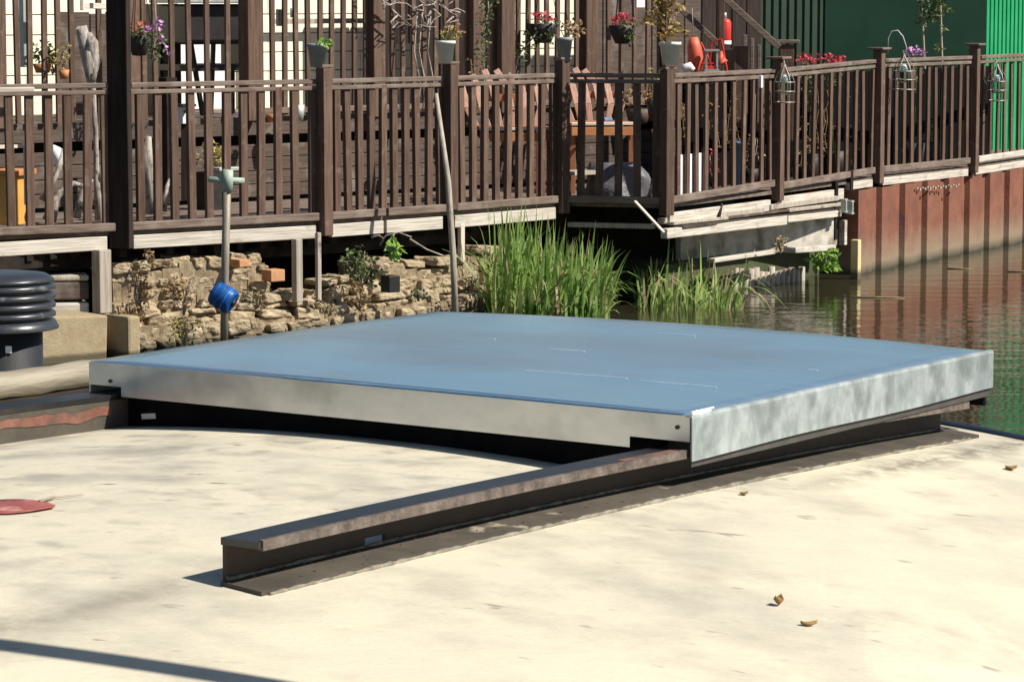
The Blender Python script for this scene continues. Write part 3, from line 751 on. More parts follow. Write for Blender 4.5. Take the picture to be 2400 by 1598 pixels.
for (x0, x1), stp in zip(segs, step):
    zA, zB = rtop(x0), rtop(x1)
    green = x0 > 2280
    q = MB(); q.bar(fp(x0, zA - .016), fp(x1, zB - .016), .06, .034); q.build('top_rail', M['rail'], fn, .006)
    q = MB(); q.bar(fp(x0, zA - .062, .9995), fp(x1, zB - .062, .9995), .036, .030); q.build('under_rail', M['rail'], fn, .005)
    lift = .0 if x0 < 1800 else .035 * min(1, (x0 - 1800) / 260)
    if x0 == 774:
        for xa, xb in ((774, 900), (906, 1043)):
            q = MB(); q.bar(fp(xa, Z_BOT + .028, .9975), fp(xb, Z_BOT + .028, .9975), .045, .056); q.build('bottom_rail', M['rail'], fn, .006)
    else:
        q = MB(); q.bar(fp(x0, Z_BOT + .028 + lift, .9975), fp(x1, Z_BOT + .028 + (.0 if x1 < 1800 else .035), .9975), .045, .056); q.build('bottom_rail', M['rail'] if not green else M['bleached'], fn, .006)
    if stp is None: continue
    n_b = max(1, int(round((x1 - x0) / stp)))
    d = (fp(x1, 0) - fp(x0, 0)).normalized(); ang = math.atan2(d.y, d.x)
    for k in range(n_b):
        px = x0 + (k + (.55 if x0 < 1300 else .7)) * (x1 - x0) / n_b
        if px > 2425: continue
        p = fp(px, Z_BOT + .04, 1.0)
        if bal is None:
            q = MB(); q.box((0, 0, .46), .055, .036, .90); bal = q.build('baluster', M['fence'], None, .003)
            o = bal
        elif x0 > 1560 and flat is None:
            q = MB(); q.box((0, 0, .46), 0.056, .022, .90); flat = q.build('baluster', M['fence'], None, .003); o = flat
        elif x0 > 1560: o = flat.copy(); COL.objects.link(o)
        else:
            o = bal.copy(); COL.objects.link(o)
        o.location = p + V(0, 0, lift); o.rotation_euler = (R.uniform(-.012, .012), R.uniform(-.012, .012), ang); adopt(o, fn)
        if green: pass

# raised terrace behind the deck
tr = thing('raised_terrace', 'raised terrace step clad in horizontal brown boards behind the deck', 'terrace', lp(760, Z_DECK, 1.1))
def lbar(px0, px1, z0, z1, s, th, nm, m, par, bevel=.004):
    q = MB(); q.bar(lp(px0, (z0 + z1) / 2, s), lp(px1, (z0 + z1) / 2, s), th, z1 - z0); return q.build(nm, m, par, bevel)
lbar(-200, 1640, 1.335, 1.475, 1.10, .04, 'edge_board', M['board'], tr)
z = 1.26
for k in range(4):
    lbar(-200, 1640, z - .098, z, 1.103, .03, 'cladding_board', M['board'], tr); z -= .104
lbar(-200, 1640, .83, 1.46, 1.107, .03, 'backing', M['under'], tr)
q = MB(); A = [lp(-200, 0, 1.102), lp(1640, 0, 1.102), lp(1640, 0, 1.36), lp(-200, 0, 1.36)]
q.prism([V(p.x, p.y, 1.44) for p in A], V(0, 0, .03)); q.build('terrace_floor', M['deck'], tr)

# terrace balustrade (upper railing)
ur = thing('terrace_railing', 'second brown balustrade up on the terrace, running out of the top of the picture', 'railing', lp(800, 1.475, 1.1))
bal2 = None
colsx = [10, 44, 72, 106, 139, 172, 234, 262] + [340, 366, 405, 445, 487, 535] + [612, 640, 668] + list(range(696, 870, 27)) + list(range(895, 1105, 25)) + [1132, 1156] + list(range(1190, 1370, 23)) + list(range(1396, 1560, 30))
for px in colsx:
    p = lp(px, 1.475, 1.097)
    if bal2 is None:
        q = MB(); q.box((0, 0, .52), .042, .026, 1.03); bal2 = q.build('baluster', M['fence'], None, .003); o = bal2
    else: o = bal2.copy(); COL.objects.link(o)
    o.location = p; o.rotation_euler = (0, R.uniform(-.012, .012), math.atan2(LD.y, LD.x)); adopt(o, ur)
for px, wd in ((-10, .1), (310, .1), (588, .13), (880, .12), (1112, .12), (1178, .15), (1375, .11), (1560, .12)):
    p = lp(px, 0, 1.096); q = MB(); q.box(V(p.x, p.y, 2.05), wd, wd, 1.2, (LD, LN, UP)); q.build('post', M['fence'], ur, .006)
lbar(-200, 1570, 2.52, 2.58, 1.097, .09, 'top_rail', M['rail'], ur)
lbar(590, 1570, 1.50, 1.545, 1.097, .05, 'bottom_rail', M['rail'], ur)

# cream house behind
hs = thing('cream_house', 'cream painted blockwork house behind the terrace, seen between the balusters', 'house', lp(700, 0, 1.2))
q = MB(); zz = 1.46; k = 0
while zz < 3.0:
    s0 = lp(-200, 0, 1.2); s1 = lp(1500, 0, 1.2); Ltot = (s1 - s0).length; x = -.2 if k % 2 else 0
    while x < Ltot:
        a = s0 + LD * max(0, x + .002); b = s0 + LD * min(Ltot, x + .398)
        q.bar(V(a.x, a.y, zz + .08), V(b.x, b.y, zz + .08), .05, .152)
        x += .4
    zz += .16; k += 1
q.build('block_wall', M['cream'], hs, .004)
q = MB(); q.bar(lp(-200, 2.2, 1.203), lp(1500, 2.2, 1.203), .05, 1.6); q.build('mortar_core', M['greywood'], hs)
q = MB(); a, b = lp(-240, 0, 1.19), lp(1540, 0, 1.19); a2, b2 = lp(-240, 0, 1.34), lp(1540, 0, 1.34)
q.prism([V(p.x, p.y, 3.0) for p in (a, b, b2, a2)], V(0, 0, .08)); q.build('roof', M['shed'], hs)
for px0, px1 in ((-200, -200.5), (1499.5, 1500)):
    q = MB(); a, b = lp(px0, 2.2, 1.21), lp(px0, 2.2, 1.33); q.bar(a, b, .08, 1.6); q.build('end_wall', M['cream'], hs)
# white door seen behind the barbecue
q = MB(); a, b = lz(414, 175, 1.192), lz(528, 175, 1.192); q.bar(V(a.x, a.y, 1.92), V(b.x, b.y, 1.92), .05, .88); q.build('door', M['white'], hs, .005)
q = MB(); a, b = lz(590, 175, 1.192), lz(612, 175, 1.192); q.bar(V(a.x, a.y, 1.78), V(b.x, b.y, 1.78), .05, .5); q.build('downpipe', M['white'], hs, .005)

def lbox(mb, px0, px1, py0, py1, s, th, ds=0):
    """box facing the canal between picture columns and rows, lying on the line of factor s"""
    a, b = lz(px0, (py0 + py1) / 2, s), lz(px1, (py0 + py1) / 2, s); z1, z0 = lz((px0 + px1) / 2, py0, s).z, lz((px0 + px1) / 2, py1, s).z
    zc = (z0 + z1) / 2; return mb.bar(V(a.x, a.y, zc), V(b.x, b.y, zc), th, z1 - z0)

# brown timber sheds / panels in front of the cream wall
for px0, px1, py0, py1, s, lab in ((884, 1172, -120, 244, 1.165, 'dark brown timber panel screen between the stretches of cream wall'), (1372, 1640, -120, 262, 1.15, 'brown timber screen behind the red flower basket and the gold plant'), (132, 288, 28, 270, 1.15, 'low brown timber screen behind the driftwood at the left'), (1642, 1782, -120, 330, 1.19, 'near-black timber screen under the stair rails beside the green shed')):
    e = thing('timber_screen', lab, 'screen', V(*lp((px0 + px1) / 2, 1.47, s)), 'timber screens on the terrace')
    n_ = max(4, int((px1 - px0) / 34)); mm = M['dark_wood'] if px0 in (884, 1642) else M['board']
    for k in range(n_):
        q = MB(); lbox(q, px0 + (px1 - px0) * k / n_ + 1.5, px0 + (px1 - px0) * (k + 1) / n_ - 1.5, py0 + R.uniform(0, 5), (102 if px0 == 884 and 890 < px0 + (px1 - px0) * k / n_ < 965 else py1), s, .03); q.build('board', mm, e, .003)
    q = MB(); lbox(q, px0, px1, 60, 78, s * 1.003, .03); q.build('cross_rail', mm, e)

# barbecue
bq = thing('barbecue', 'black box barbecue on splayed legs in front of a white door', 'barbecue', lp(480, 1.475, 1.14))
q = MB(); lbox(q, 398, 540, 10, 104, 1.14, .5); q.build('fire_box', M['blackm'], bq, .02)
q = MB(); lbox(q, 392, 545, -6, 8, 1.135, .52); q.build('lid', M['greym'], bq, .01)
q = MB(); lbox(q, 405, 538, 150, 166, 1.14, .4); q.build('shelf', M['blackm'], bq, .006)
for x0, x1 in ((447, 476), (500, 494), (402, 396), (532, 540)):
    q = MB(); q.bar(lz(x0, 100, 1.137), lz(x1, 276, 1.137), .03, .03); q.build('leg', M['blackm'], bq)
bc = thing('black_cabinet', 'tall black cabinet standing left of the barbecue', 'cabinet', lp(385, 1.475, 1.16))
q = MB(); lbox(q, 350, 400, 10, 270, 1.16, .3); q.build('body', M['blackm'], bc, .01)
q = MB(); lbox(q, 372, 376, 20, 268, 1.154, .31); q.build('door', M['dark_wood'], bc)
for yy in (22, 33):
    q = MB(); q.tube([lz(378, yy, 1.152), lz(388, yy - 4, 1.152)], .008, 6); q.build('handle', M['greym'], bc)
ct = thing('black_cupboard', 'black cupboard right of the barbecue behind the grey pole', 'cupboard', lp(562, 1.475, 1.15))
q = MB(); lbox(q, 542, 590, 48, 156, 1.15, .3); q.build('body', M['blackm'], ct, .01)
for yy in (78, 92):
    q = MB(); q.tube([lz(540, yy, 1.142), lz(562, yy - 5, 1.142)], .009, 6); q.build('handle', M['white'], ct)
for xx in (546, 586):
    q = MB(); q.bar(lz(xx, 156, 1.15), lz(xx, 272, 1.15), .03, .03); q.build('leg', M['blackm'], ct)
q = MB(); q.tube([lz(583, 280, 1.13), lz(582, 70, 1.13), lz(582, 36, 1.13), lz(574, 26, 1.13), lz(566, 24, 1.13)], [.015, .015, .018, .018, .016], 10)
tag(q.build('crook_pole', M['greym']), 'pale grey pole with a hooked top beside the black cupboard', 'pole')
# bird house
bh = thing('bird_box', 'small white bird box with a round black hole behind the railing', 'bird box', lz(433, 292, 1.07))
q = MB(); lbox(q, 420, 446, 250, 290, 1.07, .09); q.build('body', M['white'], bh, .004)
q = MB(); c = lz(434, 262, 1.0668) + LN * -.0; q.tube([c, c + LN * .014], .012, 14); q.build('hole', M['blackm'], bh)
q = MB(); lbox(q, 417, 449, 244, 250, 1.069, .12); q.build('roof', M['blackm'], bh)
q = MB(); q.bar(lz(433, 290, 1.07), lz(433, 470, 1.07), .05, .05); q.build('pole', M['dark_wood'], bh)

# ------------------------------------------------------------------ plants and pots
def leaves(mb, c, rad, n, size, gap=.0, down=.2):
    for _ in range(n):
        while True:
            p = V(R.uniform(-1, 1), R.uniform(-1, 1), R.uniform(-1, 1))
            if p.length <= 1 and (p.length > .35 or R.random() < .5): break
        q = c + V(p.x * rad[0], p.y * rad[1], p.z * rad[2])
        d = V(R.gauss(0, 1), R.gauss(0, 1), R.gauss(0, .7) - down).normalized(); sd = d.cross(V(R.gauss(0, 1), R.gauss(0, 1), R.gauss(0, 1))).normalized()
        s = size * R.uniform(.6, 1.35); nn = d.cross(sd)
        mb.add([q, q + d * s * .5 + sd * s * .32 + nn * s * .1, q + d * s, q + d * s * .5 - sd * s * .32 + nn * s * .1], [(0, 1, 2, 3)])
    mb.weld = False
    return mb
def stems(mb, c, tops, r=.004):
    for t in tops:
        m_ = c.lerp(t, .5) + V(R.uniform(-.02, .02), R.uniform(-.02, .02), .02)
        mb.tube([c, m_, t], [r, r * .8, r * .5], 5)
    return mb
def pot(px, py0, py1, wpx, Y, m, label, group='plant pots on the railing posts'):
    z1 = at(px, py0, Y); z0 = at(px, py1, Y); rt = wpx / 2 * Y / 7000
    e = thing('flower_pot', label, 'plant pot', z0, group)
    h = z1.z - z0.z; q = MB()
    q.lathe(z0, [(0, 0.002), (rt * .68, .002), (rt * .95, h * .86), (rt * 1.06, h * .87), (rt * 1.06, h), (rt * .94, h), (rt * .9, h * .9), (0, h * .88)], 24); q.build('pot', m, e)
    return e, z0, z1, rt
def fpot(px): return fy(px) * .9965
e, z0, z1, rt = pot(744, 103, 158, 48, fpot(752), M['potgrey'], 'grey pot with bright green trailing leaves, leftmost on the railing posts')
q = leaves(MB(), z1 + V(.05, -.03, .01), (.06, .06, .035), 60, .035); q.build('foliage', M['lime'], e)
e, z0, z1, rt = pot(1044, 96, 150, 46, fpot(1046), M['potwhite'], 'pale pot with yellow-green leaves and a few pink petals on a railing post')
q = leaves(MB(), z1 + V(.04, 0, .05), (.08, .06, .06), 90, .03); q.build('foliage', M['yellowmoss'], e)
q = leaves(MB(), z1 + V(.08, -.03, .08), (.05, .04, .05), 12, .025); q.build('flower', M['petalsalmon'], e)
q = stems(MB(), z1, [z1 + V(-.07, 0, .06), z1 + V(.06, 0, .1), z1 + V(.03, .02, .12)]); q.build('stem', M['twig'], e)
e, z0, z1, rt = pot(1322, 88, 146, 40, fpot(1318), M['potgrey'], 'dark grey pot with withered brown stalks on a railing post')
q = leaves(MB(), z1 + V(.07, .05, .07), (.09, .06, .06), 80, .035); q.build('foliage', M['dry'], e)
q = stems(MB(), z1, [z1 + V(.1, 0, .1), z1 + V(.05, 0, .13), z1 + V(-.02, 0, .07)]); q.build('stem', M['twig'], e)
e, z0, z1, rt = pot(1570, 99, 154, 50, fpot(1562), M['potwhite'], 'pale green pot with a tall golden leafed shrub on the corner post')
q = MB()
for k in range(10):
    leaves(q, z1 + V(R.uniform(-.14, .1), R.uniform(-.08, .08), .05 + k * .038), (.09, .07, .05), 34, .045)
q.build('foliage', M['gold'], e)
q = stems(MB(), z1, [z1 + V(-.1, 0, .2), z1 + V(0, 0, .34), z1 + V(.06, 0, .25), z1 + V(-.04, 0, .4)], .006); q.build('stem', M['twig'], e)

def basket(px, py0, py1, wpx, Y, flower, label, fl_off=V(0, 0, .05), trail=True):
    z1 = at(px, py0, Y); z0 = at(px, py1, Y); rt = wpx / 2 * Y / 7000; h = z1.z - z0.z
    e = thing('hanging_basket', label, 'hanging basket', z0, 'hanging flower baskets')
    q = MB(); q.lathe(z0, [(0, 0), (rt * .5, .005), (rt * .85, h * .55), (rt, h), (rt * .92, h), (rt * .7, h * .6), (0, h * .5)], 20); q.build('bowl', M['potblack'], e)
    q = leaves(MB(), z1 + V(.03, -.05, .0), (rt * .9, rt * .7, .05), 70, .035)
    if trail: leaves(q, z0 + V(.05, -.07, h * .45), (.05, .04, h * .45), 60, .035)
    q.build('foliage', M['bushgreen'], e)
    q = leaves(MB(), z1 + fl_off, (rt * .85, rt * .8, .055), 90, .032); q.build('flower', flower, e)
    q = MB()
    for a in range(3):
        q.tube([z1 + V(rt * math.cos(a * 2.1), rt * math.sin(a * 2.1), 0), z1 + V(0, 0, .62)], .003, 5)
    q.build('chain', M['blackm'], e)
basket(1272, 56, 102, 74, 25.0, M['petalred'], 'black hanging basket of deep red flowers in front of the cream wall')
basket(1458, 60, 104, 64, 25.2, M['petalred'], 'black hanging basket of red flowers in front of the brown screen')
basket(326, 82, 132, 62, 22.2, M['petalsalmon'], 'black hanging basket with rusty orange blooms beside the tall post', trail=False)
e = thing('petunia_plant', 'trailing pink and purple petunia hanging right of the tall post', 'plant', at(362, 150, 22.0))
q = leaves(MB(), at(366, 108, 22.0), (.07, .06, .13), 110, .032); q.build('foliage', M['bushgreen'], e)
for (x, y) in ((369, 52), (357, 66), (375, 60), (378, 92), (392, 115), (350, 70)):
    leaves(MB(), at(x, y, 21.95), (.022, .02, .025), 9, .034).build('flower', M['petalpink'], e)
q = MB(); q.tube([at(352, 175, 22.0), at(360, 120, 22.0), at(366, 60, 22.0), at(360, -40, 22)], [.004, .005, .005, .004], 6); q.build('stem', M['twig'], e)
# climbing plants
def climber(name, label, pts, Y, m, dens, rad, size, cat='climbing plant'):
    e = thing(name, label, cat, at(pts[0][0], pts[0][1], Y)); q = MB(); P = [at(x, y, Y) for x, y in pts]
    q.tube(P, .007, 6); q.build('stem', M['twig'], e)
    q = MB()
    for a, b in zip(P, P[1:]):
        for k in range(5): leaves(q, a.lerp(b, R.random()), rad, dens, size)
    q.build('foliage', m, e); return e
climber('climbing_plant', 'green climbing plant on a thin stem beside the dark terrace post', [(1125, 262), (1135, 180), (1130, 100), (1145, 20), (1140, -30)], 24.4, M['bushgreen'], 16, (.07, .05, .1), .034)
climber('ivy_plant', 'loose dark green ivy trailing left under the red flower basket', [(1190, 250), (1215, 130), (1250, 88), (1262, 70)], 24.9, M['bushgreen'], 12, (.1, .05, .07), .035)
e = thing('dead_vine', 'tangle of bare pale twigs over the dark timber screen', 'vine', lz(980, 20, 1.09)); q = MB()
for k in range(26):
    x, y = R.uniform(880, 1075), R.uniform(-30, 50); pts = []
    for j in range(5):
        pts.append(lz(x, y, 1.085)); x += R.uniform(-24, 26); y += R.uniform(-16, 20)
    q.tube(pts, [.008, .007, .006, .005, .003], 5)
for x in (978, 1010, 990): q.tube([lz(x, 30, 1.087), lz(x - 8, 120, 1.087), lz(x + 8, 200, 1.087), lz(x, 260, 1.087)], .006, 5)
q.build('twig', M['drift'], e)
for (x, lab, hh) in ((2160, 'slim young sapling with pale green leaves, left of the pair against the green shed', 1.5), (2198, 'slim young sapling with a leaning stem, right of the pair against the green shed', 1.6)):
    Y = 29.4; g_ = at(x + 6, 400, Y); g_.z = .8; e = thing('sapling', lab, 'sapling', g_, 'saplings behind the railing')
    tpt = at(x + (0 if x < 2180 else 6), -30, Y); q = MB(); q.tube([g_, g_.lerp(tpt, .5) + V(.02, 0, 0), tpt], [.016, .012, .006], 7); q.build('trunk', M['twig'], e)
    q = MB()
    for y in (-20, 5, 22, 38): leaves(q, at(x + R.uniform(-6, 16), y, Y), (.1, .08, .07), 26, .06)
    if x > 2180:
        leaves(q, at(2210, 66, Y), (.03, .03, .04), 7, .05); leaves(q, at(2200, 112, Y), (.06, .05, .04), 14, .06)
    q.build('crown', M['bushgreen'], e)
# flowers beyond the railing
for (x, y, m, lab) in ((1894, 138, 'petalred', 'clump of red flowers peeping over the railing, nearer the stair post'), (1956, 140, 'petalred', 'low clump of red flowers over the railing in front of the dark shed wall'), (2142, 124, 'petalpink', 'clump of pink flowers behind the hanging hook on the railing')):
    Y = fy(x) * 1.03; g_ = at(x, y + 80, Y); g_.z = .83; e = thing('flowering_plant', lab, 'plant', g_, 'flowering plants behind the railing')
    c = at(x, y, Y); q = leaves(MB(), c, (.11, .08, .05), 80, .035); q.build('flower', M[m], e)
    q = leaves(MB(), c - UP * .16, (.09, .08, .14), 70, .04); q.build('foliage', M['bushgreen'], e)
    q = stems(MB(), g_, [c + V(.05, 0, 0), c - V(.05, 0, 0), c]); q.build('stem', M['green'], e)
    q = MB(); q.lathe(g_, [(0, 0), (.09, 0), (.12, .22), (.11, .22), (0, .2)], 16); q.build('pot', M['potblack'], e)

# potted plant on the deck and bushes on the bank
e = thing('potted_plant', 'small leafy plant in a dark square pot behind the railing near the cross-topped pole', 'potted plant', at(495, 480, 22.2))
c = at(495, 478, 22.4); q = MB(); q.lathe(V(c.x, c.y, Z_DECK + .002), [(0, 0), (.11, 0), (.13, .28), (.12, .28), (0, .25)], 4, False); q.build('pot', M['potblack'], e)
q = leaves(MB(), at(485, 372, 22.4), (.1, .08, .07), 40, .05); leaves(q, at(516, 360, 22.4), (.06, .06, .09), 40, .05); q.build('foliage', M['yellowmoss'], e)
q = stems(MB(), at(495, 395, 22.4), [at(482, 360, 22.4), at(515, 345, 22.4)]); q.build('stem', M['twig'], e)
def bush(name, label, c, rad, n, size, m, cat='bush', group=None):
    c = Vector(c); base = c - UP * rad[2]
    e = thing(name, label, cat, base, group); q = MB()
    for k in range(8):
        leaves(q, c + V(R.uniform(-.6, .6) * rad[0], R.uniform(-.6, .6) * rad[1], R.uniform(-.7, .7) * rad[2]), (rad[0] * .5, rad[1] * .5, rad[2] * .45), n // 8, size)
    q.build('foliage', m, e)
    q = stems(MB(), base, [c + V(R.uniform(-.7, .7) * rad[0], R.uniform(-.5, .5) * rad[1], R.uniform(-.3, .8) * rad[2]) for _ in range(7)], .006); q.build('stem', M['twig'], e); return e
bush('bank_bush', 'scrambling grey-green bush growing on the bank under the deck edge', at(845, 622, 21.2), (.19, .12, .17), 330, .042, M['bushgreen'])
bush('bank_bush', 'bright green broad-leaved sprig beside the scrambling bush under the deck', at(922, 585, 21.2), (.08, .06, .05), 34, .075, M['lime'])
bush('dry_weed', 'rusty brown dry weed below the scrambling bush', at(842, 695, 20.9), (.13, .08, .1), 260, .026, M['dry'], 'weed', 'dry weeds on the rubble wall')
bush('dry_weed', 'tall reddish dry weed hanging over the left end of the rubble wall', at(325, 672, 19.95), (.08, .07, .19), 230, .026, M['dry'], 'weed', 'dry weeds on the rubble wall')
bush('dry_weed', 'dry seed heads standing on top of the rubble wall under the tall post', at(348, 600, 20.3), (.06, .05, .05), 70, .024, M['dry'], 'weed', 'dry weeds on the rubble wall')
bush('dry_weed', 'straw-brown grass drooping over the wall between the tall post and the mooring pole', at(300, 745, 19.9), (.12, .06, .10), 190, .03, M['dry'], 'weed', 'dry weeds on the rubble wall')
bush('dry_weed', 'straw grass fringe on the wall just right of the mooring pole', at(600, 700, 20.3), (.13, .05, .07), 120, .03, M['reeddry'], 'weed', 'dry weeds on the rubble wall')
bush('dry_weed', 'straw grass fringe beside the foot of the leaning stake', at(1105, 655, 21.9), (.09, .06, .09), 110, .03, M['reeddry'], 'weed', 'dry weeds on the rubble wall')
bush('dry_weed', 'spreading brown dry grass over the middle of the rubble wall left of the blue float', at(430, 690, 19.95), (.16, .06, .14), 210, .03, M['dry'], 'weed', 'dry weeds on the rubble wall')
bush('dry_weed', 'low straw-coloured weed on the ledge between the deck legs and the scrambling bush', at(770, 720, 20.8), (.14, .07, .06), 130, .026, M['reeddry'], 'weed', 'dry weeds on the rubble wall')
bush('dry_weed', 'green tuft growing from the ledge right of the black box', at(980, 690, 21.3), (.07, .05, .05), 70, .032, M['bushgreen'], 'weed', 'dry weeds on the rubble wall')
bush('dry_weed', 'yellow-green weed at the foot of the rubble wall by the blue-capped pole', at(432, 775, 19.75), (.14, .07, .10), 200, .024, M['yellowmoss'], 'weed', 'dry weeds on the rubble wall')
bush('bank_bush', 'bright green leafy shrub at the waterline beside the yellow post', at(1935, 610, 24.95), (.12, .09, .10), 190, .06, M['lime'])
bush('dry_weed', 'pale dry weed spilling over the concrete edge at the right', at(1830, 570, 24.3), (.07, .05, .07), 110, .03, M['reeddry'], 'weed', 'dry weeds on the rubble wall')
e = thing('bramble_twig', 'bare grey bramble twigs in the dark gap under the deck', 'twig', at(930, 560, 21.4)); q = MB()
for pts in (((890, 575), (905, 552), (935, 545), (965, 556)), ((900, 590), (915, 560), (925, 548)), ((960, 560), (1000, 585), (1040, 600)), ((870, 556), (888, 552), (900, 560))):
    q.tube([at(x, y, 21.3) for x, y in pts], [.008, .007, .006, .004][:len(pts)], 5)
q.build('twig', M['drift'], e)

# reeds
def reeds(name, label, px0, px1, Y0, Y1, n, h0, h1, dry, seed, fall=.3):
    rr = random.Random(seed); e = thing(name, label, 'reeds', V(at((px0 + px1) / 2, 700, Y0).x, Y0, 0)); g_ = MB(); d_ = MB()
    for k in range(n):
        px = rr.uniform(px0, px1); Y = rr.uniform(Y0, Y1); p = at(px, 700, Y); p.z = -.05
        t = (px - px0) / (px1 - px0); h = rr.uniform(h0, h1) * (1 - .35 * t) * (.55 if rr.random() < .25 else 1)
        ln = V(rr.gauss(.02 + .08 * t, .11), rr.gauss(-.1, .18), 0); bend = rr.uniform(.0, 1.0) ** .9 * (.85 + fall)
        wd = rr.uniform(.010, .024); a = rr.gauss(.5, .5); sd = V(math.cos(a), math.sin(a), 0); vs = []
        m_ = 7
        for i in range(m_ + 1):
            s = i / m_; z = h * (s - bend * .55 * s ** 3); q = p + ln * h * (s * .55 + bend * 1.3 * s * s) + V(0, 0, z)
            w_ = wd * (1 - s ** 2.5) + .0008; vs += [q - sd * w_ / 2 * 1.2, q + sd * w_ / 2 * 1.2]
        (d_ if rr.random() < dry else g_).add(vs, [(2 * i, 2 * i + 1, 2 * i + 3, 2 * i + 2) for i in range(m_)], True)
    g_.weld = d_.weld = False
    g_.build('green_blades', M['reed'], e); d_.build('dry_blades', M['reeddry'], e)['kind'] = 'stuff'
reeds('reed_clump', 'tall dense clump of green reeds growing in the water under the deck', 1155, 1425, 21.75, 22.75, 950, .70, 1.10, .09, 3)
reeds('reed_clump', 'sparser low reeds in the water right of the dense clump', 1490, 1750, 22.9, 24.2, 200, .35, .78, .16, 5, .9)
q = MB(); q.bar(at(1488, 472, 22.6), at(1556, 545, 22.3), .022, .012); tag(q.build('broken_lath', M['palewood']), 'pale broken lath leaning against the deck corner above the reeds', 'lath')

# ------------------------------------------------------------------ right side of the bank
sp = thing('sheet_piling', 'rusty red interlocking steel sheet piling rising from the water at the right', 'piling', fp(2200, 0))
q = MB(); A, B = fp(1996, 0, .994), fp(2460, 0, .994); d = (B - A).normalized(); nr = V(d.y, -d.x, 0); Lp = (B - A).length
s = 0; prof = []; k = 0
while s < Lp + .6:
    for ds, o in ((0, .06), (.30, .06), (.322, .012), (.508, .012)): prof.append((s + ds, o))
    s += .53
vs = []; fs = []
for s, o in prof:
    p = A + d * s + nr * o; vs += [V(p.x, p.y, -.6), V(p.x, p.y, .735)]
for i in range(len(prof) - 1): fs.append((2 * i, 2 * i + 2, 2 * i + 3, 2 * i + 1))
q.add(vs, fs); o = q.build('pile_sheet', M['rust'], sp); s_ = o.modifiers.new('t', 'SOLIDIFY'); s_.thickness = .012
q = MB(); a = A + nr * .07; q.bar(V(a.x, a.y, .07), V(a.x, a.y, .072) - nr * 1.2, .012, 1.33); q.build('return_sheet', M['rust'], sp)
q = MB()
for i in range(17):
    p = at(2150 + i * 6, 443 - i * .55 + (1.5 if i % 2 else -1.5), fy(2150 + i * 6) * .994 - .13); q.box(p, .03, .012, .012 + .01 * (i % 2), (d, nr, UP))
tag(q.build('chain', M['greywood']), 'short rusty chain hanging along the top of the steel piling', 'chain')
q = MB(); p = at(2006, 600, 25.55); q.box(V(p.x, p.y, .12), .07, .07, .44, (d, nr, UP)); tag(q.build('yellow_stake', M['yellowp'], None, .006), 'short pale yellow timber stake in the water at the corner of the steel piling', 'stake')
# landing stage beams between deck corner and piling
ls = thing('landing_stage', 'weathered stack of grey beams and edge boards below the deck corner', 'landing stage', fp(1760, 0, 1.0))
def beam(px0, py0, px1, py1, hpx, th, m, s=1.0, nm='beam'):
    q = MB(); a, b = at(px0, py0, fy(px0) * s), at(px1, py1, fy(px1) * s); q.bar(a, b, th, hpx * 24 / 7000); q.build(nm, M[m], ls, .006)
beam(1548, 518, 1785, 492, 12, .06, 'greywood', .998); beam(1800, 486, 1960, 464, 13, .06, 'greywood', .998)
beam(1560, 532, 1965, 489, 9, .30, 'soil', 1.004, 'ledge'); beam(1838, 493, 1968, 478, 9, .10, 'greywood', .999)
beam(1556, 548, 1838, 516, 22, .06, 'bleached', .992); beam(1840, 514, 1965, 500, 16, .06, 'bleached', .992)
for px, py0, py1, m in ((1976, 516, 574, 'bleached'), (1955, 425, 560, 'under'), (1990, 400, 560, 'under')):
    Y = fy(px) * .998; a, b = at(px, py1, Y), at(px, py0, Y); q = MB(); q.box((a + b) / 2, .055, .055, b.z - a.z, (d, nr, UP)); q.build('upright', M[m], ls, .004)
q = MB()
for px, py in ((1993, 484), (1978, 480)):
    a = at(px, py - 12, fy(px) * .985); b = at(px, py + 16, fy(px) * .985); q.box((a + b) / 2, .02, .05, b.z - a.z, (d, nr, UP))
    q.box(b, .06, .05, .015, (d, nr, UP)); q.box(a, .06, .05, .015, (d, nr, UP))
q.build('bracket', M['greym'], ls)
cw = thing('concrete_wall', 'pale concrete edge wall under the deck, its upper part in shade', 'wall', fp(1800, 0, 1.03))
q = MB(); A2, B2 = fp(1590, 0, 1.033), fp(1958, 0, .9985); q.bar(V(A2.x, A2.y, .45), V(B2.x, B2.y, .45), .06, .36); q.build('wall_slab', M['concrete'], cw, .01)
q = MB(); d2 = (B2 - A2).normalized(); n2v = V(d2.y, -d2.x, 0)
for k in range(15):
    p = A2 + d2 * (.75 + k * .078) - n2v * .0; q.tube([V(p.x, p.y, -.2), V(p.x, p.y, .19 - .004 * k + R.uniform(-.05, .0))], .03, 8)
q.build('ribbed_footing', M['greywood'], cw)
q = MB(); a, b = at(1850, 586, 24.6), at(1945, 580, 25.3); q.bar(a, b, .12, .05); q.build('loose_slab', M['concrete'], cw, .008)
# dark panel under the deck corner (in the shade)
q = MB(); a, b = fp(1318, 0, 1.035), fp(1575, 0, 1.045); q.bar(V(a.x, a.y, .35), V(b.x, b.y, .35), .06, .86); tag(q.build('tarred_board_screen', M['under']), 'near-black tarred board screen under the deck corner behind the reeds', 'screen')

